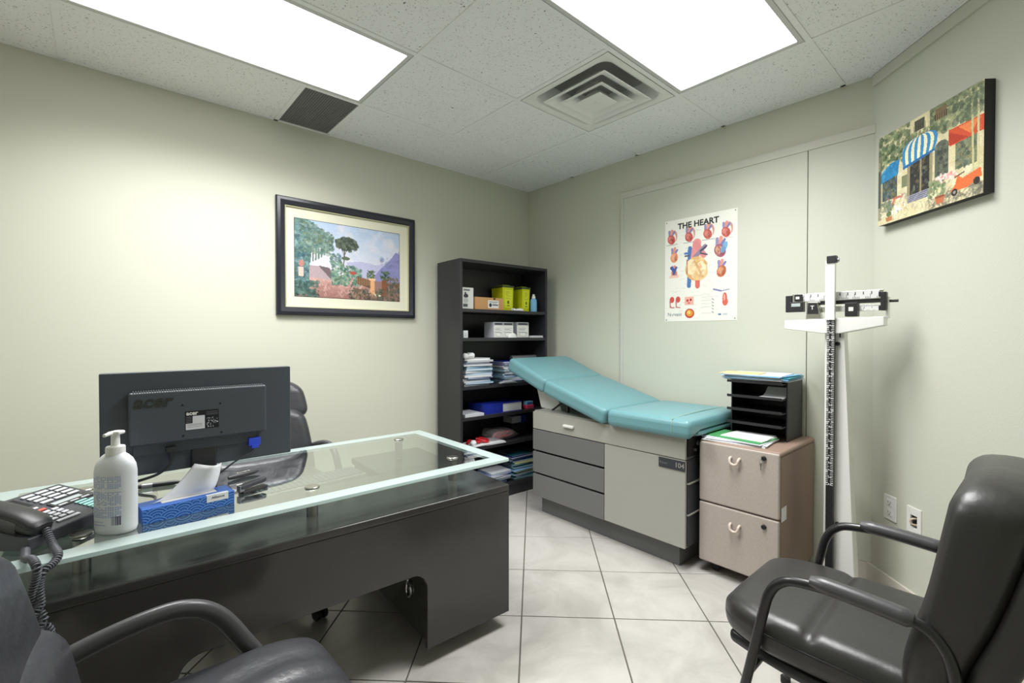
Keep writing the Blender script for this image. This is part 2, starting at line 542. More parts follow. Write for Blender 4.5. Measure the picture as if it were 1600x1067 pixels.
# ------------------------------------------------------------------ painter for flat prints (colours on a fine grid mesh)
class Paint:
    def __init__(s, wpx, hpx, base):
        s.w, s.h = wpx, hpx
        s.a = np.zeros((hpx, wpx, 3)); s.a[:] = base
        yy, xx = np.mgrid[0:hpx, 0:wpx]
        s.X = (xx + 0.5) / wpx; s.Y = 1 - (yy + 0.5) / hpx
    def mask(s, m, c, al=1.0):
        m = m.astype(float)[..., None] * al
        s.a = s.a * (1 - m) + np.array(c, float) * m
    def rect(s, x0, y0, x1, y1, c, al=1.0):
        s.mask((s.X >= x0) & (s.X <= x1) & (s.Y >= y0) & (s.Y <= y1), c, al)
    def ell(s, cx, cy, rx, ry, c, al=1.0, ang=0.0):
        dx, dy = s.X - cx, s.Y - cy
        asp = s.w / s.h
        dx = dx * asp
        ca, sa = math.cos(ang), math.sin(ang)
        u = (dx * ca + dy * sa) / (rx * asp); v = (-dx * sa + dy * ca) / ry
        s.mask(u * u + v * v <= 1, c, al)
    def poly(s, pts, c, al=1.0):
        ins = np.zeros_like(s.X, bool)
        n = len(pts)
        for i in range(n):
            x0, y0 = pts[i]; x1, y1 = pts[(i + 1) % n]
            if y0 == y1: continue
            cond = ((y0 > s.Y) != (y1 > s.Y)) & (s.X < (x1 - x0) * (s.Y - y0) / (y1 - y0) + x0)
            ins ^= cond
        s.mask(ins, c, al)
    def line(s, x0, y0, x1, y1, wd, c, al=1.0):
        asp = s.w / s.h
        ax, ay, b_x, b_y = x0 * asp, y0, x1 * asp, y1
        px, py = s.X * asp, s.Y
        L2 = (b_x - ax) ** 2 + (b_y - ay) ** 2 + 1e-12
        t = np.clip(((px - ax) * (b_x - ax) + (py - ay) * (b_y - ay)) / L2, 0, 1)
        d = np.hypot(px - ax - t * (b_x - ax), py - ay - t * (b_y - ay))
        s.mask(d <= wd, c, al)
    def grad(s, x0, y0, x1, y1, ctop, cbot):
        m = (s.X >= x0) & (s.X <= x1) & (s.Y >= y0) & (s.Y <= y1)
        t = np.clip((s.Y - y0) / (y1 - y0), 0, 1)[..., None]
        g = np.array(ctop, float) * t + np.array(cbot, float) * (1 - t)
        s.a = np.where(m[..., None], g, s.a)
    def dabs(s, n, x0, y0, x1, y1, cols, r=0.015, al=0.7, asp=1.0, inside=None):
        for _ in range(n):
            x = RNG.uniform(x0, x1); y = RNG.uniform(y0, y1)
            if inside and not inside(x, y): continue
            c = np.array(cols[RNG.integers(len(cols))], float) + RNG.normal(0, 9)
            rr = r * RNG.uniform(0.5, 1.4)
            s.ell(x, y, rr, rr * asp * RNG.uniform(0.6, 1.4), np.clip(c, 0, 255), al, RNG.uniform(0, PI))
    def noise(s, sig):
        s.a = s.a + RNG.normal(0, sig, s.a.shape[:2] + (1,))
    def mesh(s, name, W, H, m, parent, M, surf=None):
        """grid W x H centred on origin in the local xy plane; surf(x,y)->Vector bends it"""
        a = np.clip(s.a, 0, 255) / 255.0
        lin = np.where(a <= 0.04045, a / 12.92, ((a + 0.055) / 1.055) ** 2.4)
        h, wd = s.h, s.w
        xs = np.linspace(-W / 2, W / 2, wd + 1); ys = np.linspace(H / 2, -H / 2, h + 1)
        gx, gy = np.meshgrid(xs, ys)
        co = np.stack([gx, gy, np.zeros_like(gx)], -1).reshape(-1, 3)
        if surf is not None:
            co = np.array([tuple(surf(p[0], p[1])) for p in co])
        idx = np.arange((h + 1) * (wd + 1)).reshape(h + 1, wd + 1)
        q = np.stack([idx[1:, :-1], idx[1:, 1:], idx[:-1, 1:], idx[:-1, :-1]], -1).reshape(-1, 4)
        me = bpy.data.meshes.new(name)
        nf = len(q)
        me.vertices.add(len(co)); me.vertices.foreach_set('co', co.ravel())
        me.loops.add(nf * 4); me.loops.foreach_set('vertex_index', q.ravel().astype(np.int32))
        me.polygons.add(nf)
        me.polygons.foreach_set('loop_start', np.arange(0, nf * 4, 4, dtype=np.int32))
        me.polygons.foreach_set('loop_total', np.full(nf, 4, dtype=np.int32))
        me.update(calc_edges=True)
        at = me.color_attributes.new('paint', 'FLOAT_COLOR', 'CORNER')
        c4 = np.ones((nf, 4, 4), np.float32)
        c4[:, :, :3] = lin.reshape(-1, 3)[:, None, :]
        at.data.foreach_set('color', c4.ravel())
        me.materials.append(m)
        o = bpy.data.objects.new(name, me)
        COL.objects.link(o)
        if parent is not None: o.parent = parent
        o.matrix_local = M
        return o


#==STRUCTURE==
ZC = 2.5065
XW, YF = -4.0, -3.9
YA = -2.468                              # where the right wall turns into the angled wall
XA = YF - YA                             # x where the angled wall reaches the front wall (45 degrees)
S2 = math.sqrt(0.5)
ROOM = [(0, 0), (XW, 0), (XW, YF), (XA, YF), (0, YA)]


def room_clip(poly, inset=0.0):
    i = inset
    for P, n in (((-i, 0), (-1, 0)), ((0, -i), (0, -1)), ((XW + i, 0), (1, 0)), ((0, YF + i), (0, 1)), ((-i * S2, YA + i * S2), (-S2, S2))):
        poly = clip(poly, P, n)
        if len(poly) < 3: return []
    return poly


# floor: grout bed with separate ceramic tiles laid on the diagonal
b = B(); prism(b, ROOM, -0.06, -0.003)
floor = struct(obj('floor', b, M_GROUT), 'beige ceramic tile floor laid on the diagonal with dark grout', 'floor')
T = 0.4027; g0 = Vector((-1.212, -1.240)); fa = math.radians(-44.3)
ea = Vector((math.cos(fa), math.sin(fa))); eb = Vector((-math.sin(fa), math.cos(fa)))
full = None
for i in range(-9, 9):
    for j in range(-9, 9):
        h = 0.0028
        q = [g0 + ea * (T * (i + a) + (h if a == 0 else -h)) + eb * (T * (j + c) + (h if c == 0 else -h)) for a, c in ((0, 0), (1, 0), (1, 1), (0, 1))]
        poly = room_clip([(p.x, p.y) for p in q], 0.002)
        if len(poly) < 3: continue
        area = abs(sum(poly[k][0] * poly[(k + 1) % len(poly)][1] - poly[(k + 1) % len(poly)][0] * poly[k][1] for k in range(len(poly)))) / 2
        if area < 0.004: continue
        if len(poly) == 4 and area > (T - 2 * h) ** 2 * 0.999:
            if full is None:
                b = B(); s = T - 2 * h; prism(b, [(0, 0), (s, 0), (s, s), (0, s)], -0.004, 0.0, bev=0.0012, seg=1)
                o = obj('floor_tile', b, M_TILE, floor); full = o.data
            else:
                o = bpy.data.objects.new('floor_tile', full); COL.objects.link(o); o.parent = floor
            o.location = (q[0].x, q[0].y, 0); o.rotation_euler = (0, 0, fa)
        else:
            b = B(); prism(b, poly, -0.004, 0.0)
            obj('floor_tile', b, M_TILE, floor)

# walls
struct(bx('wall_left', M_WALL, None, XW - 0.1, 0.1, 0.0, 0.1, -0.05, ZC + 0.16), 'pale sage painted wall behind the desk and bookcase', 'wall')
struct(bx('wall_right', M_WALL, None, 0.0, 0.1, YA - 0.04, 0.0, -0.05, ZC + 0.16), 'pale sage painted wall behind the exam table', 'wall')
b = B()
ws, wz = [0.0, 0.2675, 0.3035, 2.025], [-0.05, 0.386, 0.440, ZC + 0.16]     # the cell in the middle is the open cable hole
wv = {(i, j, k): b.verts.new((-ws[i] * S2 - o * S2, YA - ws[i] * S2 + o * S2, wz[j])) for i in range(4) for j in range(4) for k, o in ((0, 0.0), (1, -0.1))}
for i in range(3):
    for j in range(3):
        if (i, j) == (1, 1): continue
        for k in (0, 1): b.faces.new([wv[q + (k,)] for q in ((i, j), (i + 1, j), (i + 1, j + 1), (i, j + 1))])
for (p, q) in [((i, j), (i + 1, j)) for i in range(3) for j in (0, 3)] + [((i, j), (i, j + 1)) for i in (0, 3) for j in range(3)] + [((1, 1), (2, 1)), ((1, 2), (2, 2)), ((1, 1), (1, 2)), ((2, 1), (2, 2))]:
    b.faces.new((wv[p + (0,)], wv[q + (0,)], wv[q + (1,)], wv[p + (1,)]))
bmesh.ops.recalc_face_normals(b, faces=b.faces[:])
wang = struct(obj('wall_angled', b, M_PANEL), 'textured pale sage wall set at an angle behind the scale and armchair', 'wall')
struct(bx('wall_front', M_WALL, None, XW - 0.1, XA, YF - 0.1, YF, -0.05, ZC + 0.16), 'pale painted wall closing the room behind the desk chairs', 'wall')
struct(bx('wall_side', M_WALL, None, XW - 0.1, XW, YF, 0.0, -0.05, ZC + 0.16), 'pale painted side wall at the far end of the desk', 'wall')

# vinyl wall panels on the right wall: two boards with a seam, trim on top and on the left
PT, PZ = 0.014, 2.222
wp = struct(bx('trim_1', M_TRIMP, None, -0.018, 0.0, YA - 0.0165, -0.995, PZ, PZ + 0.045, bev=0.002), 'narrow painted trim strip along the top of the wall panels', 'trim')
struct(bx('trim_2', M_TRIMP, None, -0.018, 0.0, -1.02, -0.9955, 0.1, PZ - 0.0005, bev=0.002), 'upright painted trim strip at the edge of the wall panels', 'trim')
pan = thing('wall_panel', 'textured sage vinyl boards lining the wall behind the heart poster', 'wall panel')
pan['kind'] = 'structure'
bx('panel', M_PANEL, pan, -PT, 0.0, -2.192, -1.02, 0.1, PZ, bev=0.002)
bx('panel', M_PANEL, pan, -PT, 0.0, YA - 0.0135, -2.1955, 0.1, PZ, bev=0.002)
# trim under the ceiling of the angled wall, and the upright corner strip
def along(s, off, z):                   # point on the angled wall: s metres from the corner, off metres into the room
    return Vector((-s * S2 - off * S2, YA - s * S2 + off * S2, z))
def angbox(name, m, parent, s0, s1, off0, off1, z0, z1, bev=0.0, **k):
    b = B(); box(b, s0, s1, off0, off1, z0, z1, bev=bev)
    M = frame_M((0, YA, 0), (-S2, -S2, 0), (-S2, S2, 0))
    M = Matrix(((-S2, -S2, 0, 0), (-S2, S2, 0, YA), (0, 0, 1, 0), (0, 0, 0, 1)))
    bmesh.ops.transform(b, matrix=M, verts=b.verts[:]); bmesh.ops.reverse_faces(b, faces=b.faces[:])
    return obj(name, b, m, parent, **k)
struct(angbox('trim_3', M_TRIMP, None, 0.012, 1.98, 0.0, 0.012, ZC - 0.055, ZC - 0.002, bev=0.002), 'trim strip running under the ceiling on the angled wall', 'trim')
# tile baseboards
struct(bx('baseboard_right', M_BASE, None, -0.012, 0.0, YA - 0.004, 0.0, 0.0, 0.1, bev=0.002), 'cream tile baseboard along the exam table wall', 'baseboard')
struct(angbox('baseboard_angled', M_BASE, None, 0.006, 2.0, 0.0, 0.012, 0.0, 0.1, bev=0.002), 'cream tile baseboard along the angled wall', 'baseboard')
struct(bx('baseboard_left', M_BASE, None, XW, -0.012, -0.012, 0.0, 0.0, 0.1, bev=0.002), 'cream tile baseboard along the wall behind the desk', 'baseboard')

# ceiling: slab, drop-in tiles, white grid bars
b = B(); prism(b, ROOM, ZC + 0.10, ZC + 0.16)
ceil = struct(obj('ceiling', b, M_TBAR), 'white suspended ceiling of speckled mineral tiles in a metal grid', 'ceiling')
G = 0.6096; gx0, gy0 = -0.5494, -1.1281
def gx(i): return gx0 + i * G
def gy(j): return gy0 + j * G
LIGHTS = [(gx(-4), gx(-2), gy(0), gy(1)), (gx(-2), gx(0), gy(-2), gy(-1))]
VENT = (gx(-1), gx(0), gy(-1), gy(0))
GRX = -2.075
cells = []
XL = [XW, gx(-5), gx(-4), gx(-3), gx(-2), gx(-1), gx(0), 0.0]
YL = [YF, gy(-4), gy(-3), gy(-2), gy(-1), gy(0), gy(1), 0.0]
for a in range(7):
    for c in range(6):
        cells.append((XL[a], XL[a + 1], YL[c], YL[c + 1]))
cells += [(XW, gx(-4), gy(1), 0), (gx(-4), GRX, gy(1), 0), (gx(-2), gx(0), gy(1), 0), (gx(0), 0, gy(1), 0)]
def inside(cx, cy, R): return R[0] < cx < R[1] and R[2] < cy < R[3]
for (x0, x1, y0, y1) in cells:
    cx, cy = (x0 + x1) / 2, (y0 + y1) / 2
    if any(inside(cx, cy, R) for R in LIGHTS) or inside(cx, cy, VENT): continue
    i = 0.006
    poly = room_clip([(x0 + i, y0 + i), (x1 - i, y0 + i), (x1 - i, y1 - i), (x0 + i, y1 - i)], 0.002)
    if len(poly) < 3: continue
    b = B(); prism(b, poly, ZC + 0.004, ZC + 0.02)
    obj('ceiling_tile', b, M_CTILE, ceil)
TB = 0.012
def bar(x0, x1, y0, y1, z0=ZC, z1=ZC + 0.006):
    poly = room_clip([(x0, y0), (x1, y0), (x1, y1), (x0, y1)], 0.001)
    if len(poly) >= 3:
        b = B(); prism(b, poly, z0, z1, bev=0.0008, seg=1); obj('grid_bar', b, M_TBAR, ceil)
for j in (-4, -3, -2, -1, 0, 1):
    bar(XW, 0, gy(j) - TB, gy(j) + TB)
for i in (-5, -4, -3, -2, -1, 0):
    for c in range(7):
        y0, y1 = YL[c], YL[c + 1]
        ym = (y0 + y1) / 2
        if i == -3 and inside(gx(i), ym, LIGHTS[0]): continue
        if i == -1 and inside(gx(i), ym, LIGHTS[1]): continue
        if c == 6 and i in (-5, -3, -1): continue
        bar(gx(i) - TB, gx(i) + TB, y0 + TB, y1 - TB)
bar(GRX - TB, GRX + TB, gy(1) + TB, 0)
# wall angle around the rim
bar(XW, 0, -0.02, 0); bar(-0.02, 0, YA + 0.02, -0.02); bar(XW, XW + 0.02, YF, -0.02)
b = B()
prism(b, [(-0.001, YA + 0.02), (-0.001, YA + 0.001), (XA + 0.0, YF + 0.001), (XA - 0.02, YF + 0.001)], ZC, ZC + 0.006)
obj('grid_bar', b, M_TBAR, ceil)

# lights
for k, (x0, x1, y0, y1) in enumerate(LIGHTS):
    t = thing('ceiling_light', ['lit fluorescent troffer in the ceiling beside the dark grille', 'lit fluorescent troffer in the ceiling beside the square air vent'][k], 'ceiling light', ((x0 + x1) / 2, (y0 + y1) / 2, ZC), group='ceiling troffers')
    a, c = (x1 - x0) / 2 - 0.014, (y1 - y0) / 2 - 0.014
    b = B()
    fw_ = 0.022
    for (p0, p1, q0, q1) in ((-a, a, -c, -c + fw_), (-a, a, c - fw_, c), (-a, -a + fw_, -c + fw_, c - fw_), (a - fw_, a, -c + fw_, c - fw_)):
        box(b, p0, p1, q0, q1, 0.0, 0.028, bev=0.002, seg=1)
    obj('frame', b, M_LFRAME, t)
    bx('diffuser', M_LIGHT, t, -a + fw_, a - fw_, -c + fw_, c - fw_, 0.006, 0.01)
    bx('housing', M_LFRAME, t, -a, a, -c, c, 0.0275, 0.06)
    ld = bpy.data.lights.new('troffer_lamp', 'AREA'); ld.shape = 'RECTANGLE'; ld.size = 2 * (a - fw_); ld.size_y = 2 * (c - fw_)
    ld.energy = TUBE_WATTS; ld.spread = math.radians(140)
    lo = bpy.data.objects.new('troffer_lamp', ld); COL.objects.link(lo); lo.parent = t; lo.location = (0, 0, 0.004)

# square cone air diffuser
t = thing('air_vent', 'white square ceiling air diffuser with nested louvre cones', 'air vent', ((VENT[0] + VENT[1]) / 2, (VENT[2] + VENT[3]) / 2, ZC))
def sqring(bm, loops, rad=0.0):
    """stack of rounded-square loops (half size, z, corner radius)"""
    rings = []
    for (hs, z, cr) in loops:
        pts = []
        for q, (sx_, sy_) in enumerate(((1, 1), (-1, 1), (-1, -1), (1, -1))):
            for a in range(6):
                th = PI / 2 * q + PI / 2 * a / 5
                pts.append(((hs - cr) * sx_ + cr * math.cos(th), (hs - cr) * sy_ + cr * math.sin(th), z))
        rings.append([bm.verts.new(p) for p in pts])
    for A, C in zip(rings, rings[1:]):
        n = len(A)
        for i in range(n):
            bm.faces.new((A[i], A[(i + 1) % n], C[(i + 1) % n], C[i]))
    return rings
b = B(); sqring(b, [(0.288, 0.012, 0.002), (0.288, 0.0, 0.002), (0.262, -0.003, 0.03), (0.245, 0.006, 0.05), (0.225, 0.05, 0.06), (0.19, 0.09, 0.06)])
obj('face_plate', b, M_WHITE, t)
b = B(); box(b, -0.19, 0.19, -0.19, 0.19, 0.085, 0.09); obj('duct', b, M_GRILLE, t)
for (o1, o0, zt, zb) in ((0.205, 0.135, 0.045, -0.012), (0.140, 0.080, 0.040, -0.018), (0.078, 0.0, 0.02, -0.022)):
    b = B()
    if o0 > 0:
        r_ = sqring(b, [(o0, zt, 0.015), (o0 + 0.01, zt - 0.02, 0.012), (o1 - 0.02, zb + 0.006, 0.01), (o1, zb, 0.006), (o1 - 0.003, zb - 0.003, 0.006), (o1 - 0.024, zb + 0.002, 0.01), (o0 + 0.004, zt - 0.026, 0.012), (o0 - 0.003, zt, 0.012)])
    else:
        r_ = sqring(b, [(0.04, zt, 0.01), (o1 - 0.012, zb + 0.006, 0.008), (o1, zb, 0.006), (o1 - 0.004, zb - 0.004, 0.006), (0.02, zb - 0.001, 0.006)])
        b.faces.new(r_[-1]); b.faces.new(r_[0][::-1])
    obj('louvre', b, M_WHITE, t, sharp=50)
b = B(); cyl(b, (0, 0, -0.028), (0, 0, -0.02), 0.008, 0.01, 12); obj('screw', b, M_WHITE, t)

# egg-crate return grille
t = thing('return_grille', 'dark egg-crate return air grille in the ceiling by the wall', 'air grille', ((GRX + gx(-2)) / 2, (gy(1) + TB - 0.02) / 2, ZC))
a, c = (gx(-2) - GRX) / 2 - TB, (-0.02 - gy(1) - TB) / 2
bx('backing', M_DKGREY, t, -a, a, -c, c, 0.018, 0.022)
b = B()
for i in range(-11, 12):
    box(b, i * a / 11.5 - 0.0015, i * a / 11.5 + 0.0015, -c, c, 0.003, 0.017)
for i in range(-19, 20):
    box(b, -a, a, i * c / 19.5 - 0.0015, i * c / 19.5 + 0.0015, 0.003, 0.017)
o = obj('egg_crate', b, M_GRILLE, t); o['kind'] = 'stuff'

#==FURNITURE==
# ================================================================== DESK
DTH = math.radians(-2.8)
DO = Vector((-1.583, -1.549, 0))
DESK_M = Matrix.Translation(DO) @ Matrix.Rotation(DTH, 4, 'Z')
DINV = DESK_M.inverted()
desk = thing('office_desk', 'black laminate desk with a raised frosted-edge glass top on steel posts', 'desk', DO, DTH)
ZT, ZB = 0.605, 0.066
WD = 1.52
# front panel with a wide rounded knee cut-out
def arc(cx, cy, r, a0, a1, n=7):
    return [(cx + r * math.cos(a0 + (a1 - a0) * i / n), cy + r * math.sin(a0 + (a1 - a0) * i / n)) for i in range(n + 1)]
c0, c1, ct, cr = -1.135, -0.385, 0.355, 0.06
poly = [(-WD, ZB), (c0, ZB)] + arc(c0 + cr, ct - cr, cr, PI, PI / 2) + arc(c1 - cr, ct - cr, cr, PI / 2, 0) + [(c1, ZB), (0, ZB), (0, ZT - 0.028), (-WD, ZT - 0.028)]
b = B(); prism(b, poly, 0, 0.02, bev=0.0015, seg=1, M=Matrix(((1, 0, 0, 0), (0, 0, 1, 0.002), (0, 1, 0, 0), (0, 0, 0, 1))))
bmesh.ops.recalc_face_normals(b, faces=b.faces[:])
obj('front_panel', b, M_DESK, desk)
bx('desktop', M_DESK, desk, -WD, 0.0, 0.0, 0.47, ZT - 0.028, ZT, bev=0.006, seg=3)
TR = 0.578
bx('keyboard_shelf', M_DESK, desk, -WD + 0.38, -0.37, 0.44, 0.70, TR - 0.016, TR, bev=0.003)
for s0, s1 in ((-0.365, 0.0), (-WD, -WD + 0.365)):
    ped = bx('pedestal', M_DESK, desk, s0, s1, 0.022, 0.80, ZB, ZT - 0.03, bev=0.002)
    bx('pedestal_top', M_DESK, ped, s0 - 0.005, s1, 0.47, 0.83, ZT - 0.03, ZT, bev=0.004)
    z0 = ZB + 0.01
    for hgt in (0.24, 0.125, 0.125):
        dr = bx('drawer', M_DESK, ped, s0 + 0.006, s1 - 0.006, 0.80, 0.818, z0, z0 + hgt - 0.006, bev=0.002)
        b = B(); tube(b, smooth_path([(s0 + 0.12, 0.818, z0 + hgt * 0.6), (s0 + 0.13, 0.84, z0 + hgt * 0.6), (s1 - 0.13, 0.84, z0 + hgt * 0.6), (s1 - 0.12, 0.818, z0 + hgt * 0.6)], 4), 0.005, 8)
        obj('handle', b, M_STEEL, dr)
        z0 += hgt
    for fx in (s0 + 0.06, s1 - 0.06):
        for fy in (0.12, 0.74):
            b = B(); cyl(b, (fx, fy, 0.0), (fx, fy, ZB), 0.019, n=20, bev=0.002); obj('foot', b, M_STEEL, desk)
            b = B(); cyl(b, (fx, fy, 0.0), (fx, fy, 0.008), 0.0195, n=20); obj('foot_pad', b, M_BLACK, desk)
# chrome ring on the knee side of the pedestal
pr = DINV @ atplane(640, 919, DESK_M @ Vector((-0.365, 0, 0)), DESK_M.to_3x3() @ Vector((1, 0, 0)))
b = B(); tube(b, [(-0.369, pr.y + 0.020 * math.cos(2 * PI * i / 20), pr.z + 0.033 * math.sin(2 * PI * i / 20)) for i in range(20)], 0.0045, 8, closed=True)
obj('grommet_ring', b, M_CHROME, desk)
# steel posts carrying the glass
ZG = 0.700
GT = 0.012
GLM = Matrix.Translation((-1.548, -1.513, 0)) @ Matrix.Rotation(math.radians(-1.2), 4, 'Z')
gl_loc = DINV @ GLM
gw, gd = 1.60, 0.785
for (px_, py_) in ((-1.728, -1.340), (-2.316, -1.341), (-2.905, -1.328), (-1.735, -0.868), (-2.905, -0.85)):
    p = DINV @ Vector((px_, py_, 0))
    b = B(); cyl(b, (p.x, p.y, ZT - 0.003 if py_ < -1 or True else TR), (p.x, p.y, ZG - GT + 0.001), 0.019, n=24)
    post = obj('post', b, M_STEEL, desk)
    b = B(); cyl(b, (p.x, p.y, ZG - 0.0005), (p.x, p.y, ZG + 0.005), 0.024, n=24, bev=0.0015); obj('post_cap', b, M_STEEL, post)
b = B()
cr = 0.012
gp = arc(-gw + cr, cr, cr, PI, 1.5 * PI, 5) + arc(-cr, cr, cr, 1.5 * PI, 2 * PI, 5) + arc(-cr, gd - cr, cr, 0, PI / 2, 5) + arc(-gw + cr, gd - cr, cr, PI / 2, PI, 5)
prism(b, gp, ZG - GT, ZG, bev=0.002, seg=2)
obj('glass_top', b, mat_glass('desk_glass', -gw, 0, 0, gd, 0.062), desk, M=gl_loc)

# keyboard seen through the glass
kb = thing('keyboard', 'grey computer keyboard on the shelf under the glass desktop', 'keyboard', DESK_M @ Vector((-0.625, 0.60, TR)), DTH + math.radians(6))
bx('case', mat('keyboard_case', srgb(120, 122, 124), 0.5), kb, -0.22, 0.22, -0.075, 0.075, 0.0, 0.02, bev=0.005)
b = B()
for r_ in range(5):
    for c_ in range(19):
        box(b, -0.212 + c_ * 0.0223, -0.212 + c_ * 0.0223 + 0.019, -0.062 + r_ * 0.0245, -0.062 + r_ * 0.0245 + 0.02, 0.02, 0.027, bev=0.002, seg=1)
o = obj('keys', b, mat('keyboard_keys', srgb(90, 92, 96), 0.5), kb); o['kind'] = 'stuff'

# ================================================================== BOOKCASE
BTH = math.radians(-2.0)
BO = Vector((-0.983, -0.345, 0))          # front left corner on the floor
BK_M = Matrix.Translation(BO) @ Matrix.Rotation(BTH, 4, 'Z')
BW, BD, BH = 0.842, 0.31, 1.771
bk = thing('bookcase', 'tall black open bookcase with six loaded shelves in the corner', 'bookcase', BO, BTH)
for x0 in (0.0, BW - 0.02):
    bx('side_panel', M_BOOKC, bk, x0, x0 + 0.02, 0.0, BD, 0.0, BH, bev=0.001, seg=1)
bx('top_panel', M_BOOKC, bk, 0.02, BW - 0.02, 0.0, BD, BH - 0.022, BH, bev=0.001, seg=1)
bx('back_panel', M_BOOKC, bk, 0.02, BW - 0.02, BD - 0.006, BD, 0.0, BH - 0.022)
SHZ = [1.42, 1.213, 0.866, 0.645, 0.420, 0.105]
for z in SHZ:
    bx('shelf', M_BOOKC, bk, 0.02, BW - 0.02, 0.004, BD - 0.006, z - 0.024, z, bev=0.001, seg=1)
bx('kick_board', M_BOOKC, bk, 0.02, BW - 0.02, 0.012, 0.028, 0.0, 0.081)
BN = BK_M.to_3x3() @ Vector((0, 1, 0))


def bs(u, t, z=1.0):
    """shelf coordinate of pixel column u at depth t behind the front edge"""
    p = atplane(u, 533, BK_M @ Vector((0, t, 0)), BN)
    return (BK_M.inverted() @ p).x


def bkthing(name, label, cat, s, t, z, rz=0.0, group=None):
    return thing(name, label, cat, BK_M @ Vector((s, t, z)), BTH + rz, group)


def vprint(kind, W, H, wpx=40):
    hp = max(6, int(wpx * H / W))
    p = Paint(wpx, hp, (226, 226, 222))
    if kind == 'mask':
        p.rect(0, 0.82, 1, 1, (150, 152, 156)); p.rect(0.1, 0.86, 0.9, 0.95, (60, 60, 66))
        for k in range(5): p.rect(0.12, 0.72 - k * 0.06, RNG.uniform(0.6, 0.9), 0.735 - k * 0.06, (140, 140, 146))
        p.ell(0.5, 0.22, 0.34, 0.18, (206, 206, 200)); p.ell(0.5, 0.2, 0.26, 0.12, (236, 236, 232)); p.line(0.1, 0.36, 0.9, 0.30, 0.012, (110, 110, 116))
    elif kind == 'glove':
        p.ell(0.35, 0.62, 0.2, 0.1, (60, 60, 64)); p.ell(0.3, 0.66, 0.08, 0.16, (70, 70, 74)); p.ell(0.35, 0.4, 0.2, 0.14, (196, 196, 196)); p.rect(0.1, 0.1, 0.5, 0.24, (90, 96, 104)); p.rect(0.15, 0.86, 0.7, 0.94, (120, 120, 124))
    elif kind == 'label':
        p.ell(0.22, 0.4, 0.13, 0.25, (50, 54, 70)); p.rect(0.4, 0.35, 0.95, 0.5, (110, 110, 114)); p.rect(0.08, 0.78, 0.92, 0.84, (120, 120, 120)); p.rect(0.4, 0.6, 0.8, 0.66, (130, 130, 130))
    elif kind == 'sharps':
        p.a[:] = (222, 228, 60)
        for k in range(9): p.rect(0.15, 0.9 - k * 0.05, RNG.uniform(0.5, 0.9), 0.91 - k * 0.05, (120, 130, 30))
        p.ell(0.5, 0.3, 0.16, 0.1, (110, 120, 30)); p.rect(0.3, 0.08, 0.7, 0.14, (110, 120, 30))
    return p
def faceM(x, y, z):                      # upright print facing the shelf front (-y)
    return frame_M((x, y, z), (1, 0, 0), (0, 0, 1))


z = SHZ[0]
t = bkthing('glove_box', 'white upright glove carton beside the cardboard box', 'carton', bs(730, 0.06), 0.10, z)
bx('carton', M_PAPER, t, -0.055, 0.048, -0.05, 0.06, 0, 0.155, bev=0.001, seg=1)
vprint('glove', 0.09, 0.145).mesh('print', 0.098, 0.15, M_VC, t, faceM(-0.003, -0.0508, 0.077))
t = bkthing('cardboard_box', 'small brown cardboard box with a white label on the top shelf', 'box', bs(765, 0.04), 0.12, z)
b = B(); prism(b, [(-0.13, 0), (0.13, 0), (0.13, 0.091), (0.056, 0.091), (0.056, 0.078), (0.034, 0.078), (0.034, 0.091), (-0.13, 0.091)], 0, 0.003, M=Matrix(((1, 0, 0, 0), (0, 0, 1, -0.0808), (0, 1, 0, 0), (0, 0, 0, 1))))
bmesh.ops.recalc_face_normals(b, faces=b.faces[:])
obj('front_panel', b, M_CARD, t)
bx('back_panel', M_CARD, t, -0.13, 0.13, 0.117, 0.12, 0, 0.088)
bx('side_panel', M_CARD, t, -0.13, -0.127, -0.078, 0.117, 0, 0.088); bx('side_panel', M_CARD, t, 0.127, 0.13, -0.078, 0.117, 0, 0.088)
bx('bottom_panel', M_CARD, t, -0.127, 0.127, -0.078, 0.117, 0, 0.003)
bx('lid', M_CARD, t, -0.131, 0.131, -0.0778, 0.121, 0.088, 0.091)
vprint('label', 0.11, 0.06).mesh('label', 0.1, 0.058, M_VC, t, faceM(0.035, -0.0812, 0.042))
for k, (u, dz, hh, wd_) in enumerate(((795, 0.10, 0.190, 0.115), (823, 0.085, 0.187, 0.09))):
    t = bkthing('sharps_container', ['yellow sharps container behind the cardboard box', 'yellow sharps container beside the spray bottle'][k], 'sharps container', bs(u, dz), dz + 0.08, z + 0.0, group='yellow sharps containers')
    b = B()
    h1 = wd_ / 2
    for zz0, zz1, e0, e1 in ((0, hh, -0.006, 0.0),):
        q = [(-h1 + 0.006, -0.07), (h1 - 0.006, -0.07), (h1 - 0.006, 0.07), (-h1 + 0.006, 0.07)]
        tb = bmesh.new()
        A = [tb.verts.new((x, y, 0)) for x, y in q]
        C = [tb.verts.new((x * 1.09, y * 1.06, hh)) for x, y in q]
        tb.faces.new(A[::-1]); tb.faces.new(C)
        for i in range(4): tb.faces.new((A[i], A[(i + 1) % 4], C[(i + 1) % 4], C[i]))
        bmesh.ops.bevel(tb, geom=tb.edges[:], offset=0.006, segments=2, profile=0.5, affect='EDGES')
        merge(b, tb)
    obj('tub', b, M_YEL, t)
    bx('lid', M_YELG, t, -h1 * 1.06, h1 * 1.06, -0.076, 0.076, hh - 0.004, hh + 0.012, bev=0.004)
    bx('lid_flap', M_YEL, t, -h1 * 0.6, h1 * 0.6, -0.05, 0.03, hh + 0.012, hh + 0.018, bev=0.002)
    vprint('sharps', 0.06, 0.13).mesh('label', wd_ * 0.62, hh * 0.74, M_VC, t, Matrix.Translation((0.0, -0.0738, hh * 0.52)) @ Matrix.Rotation(math.radians(90 + 1.2), 4, 'X'))
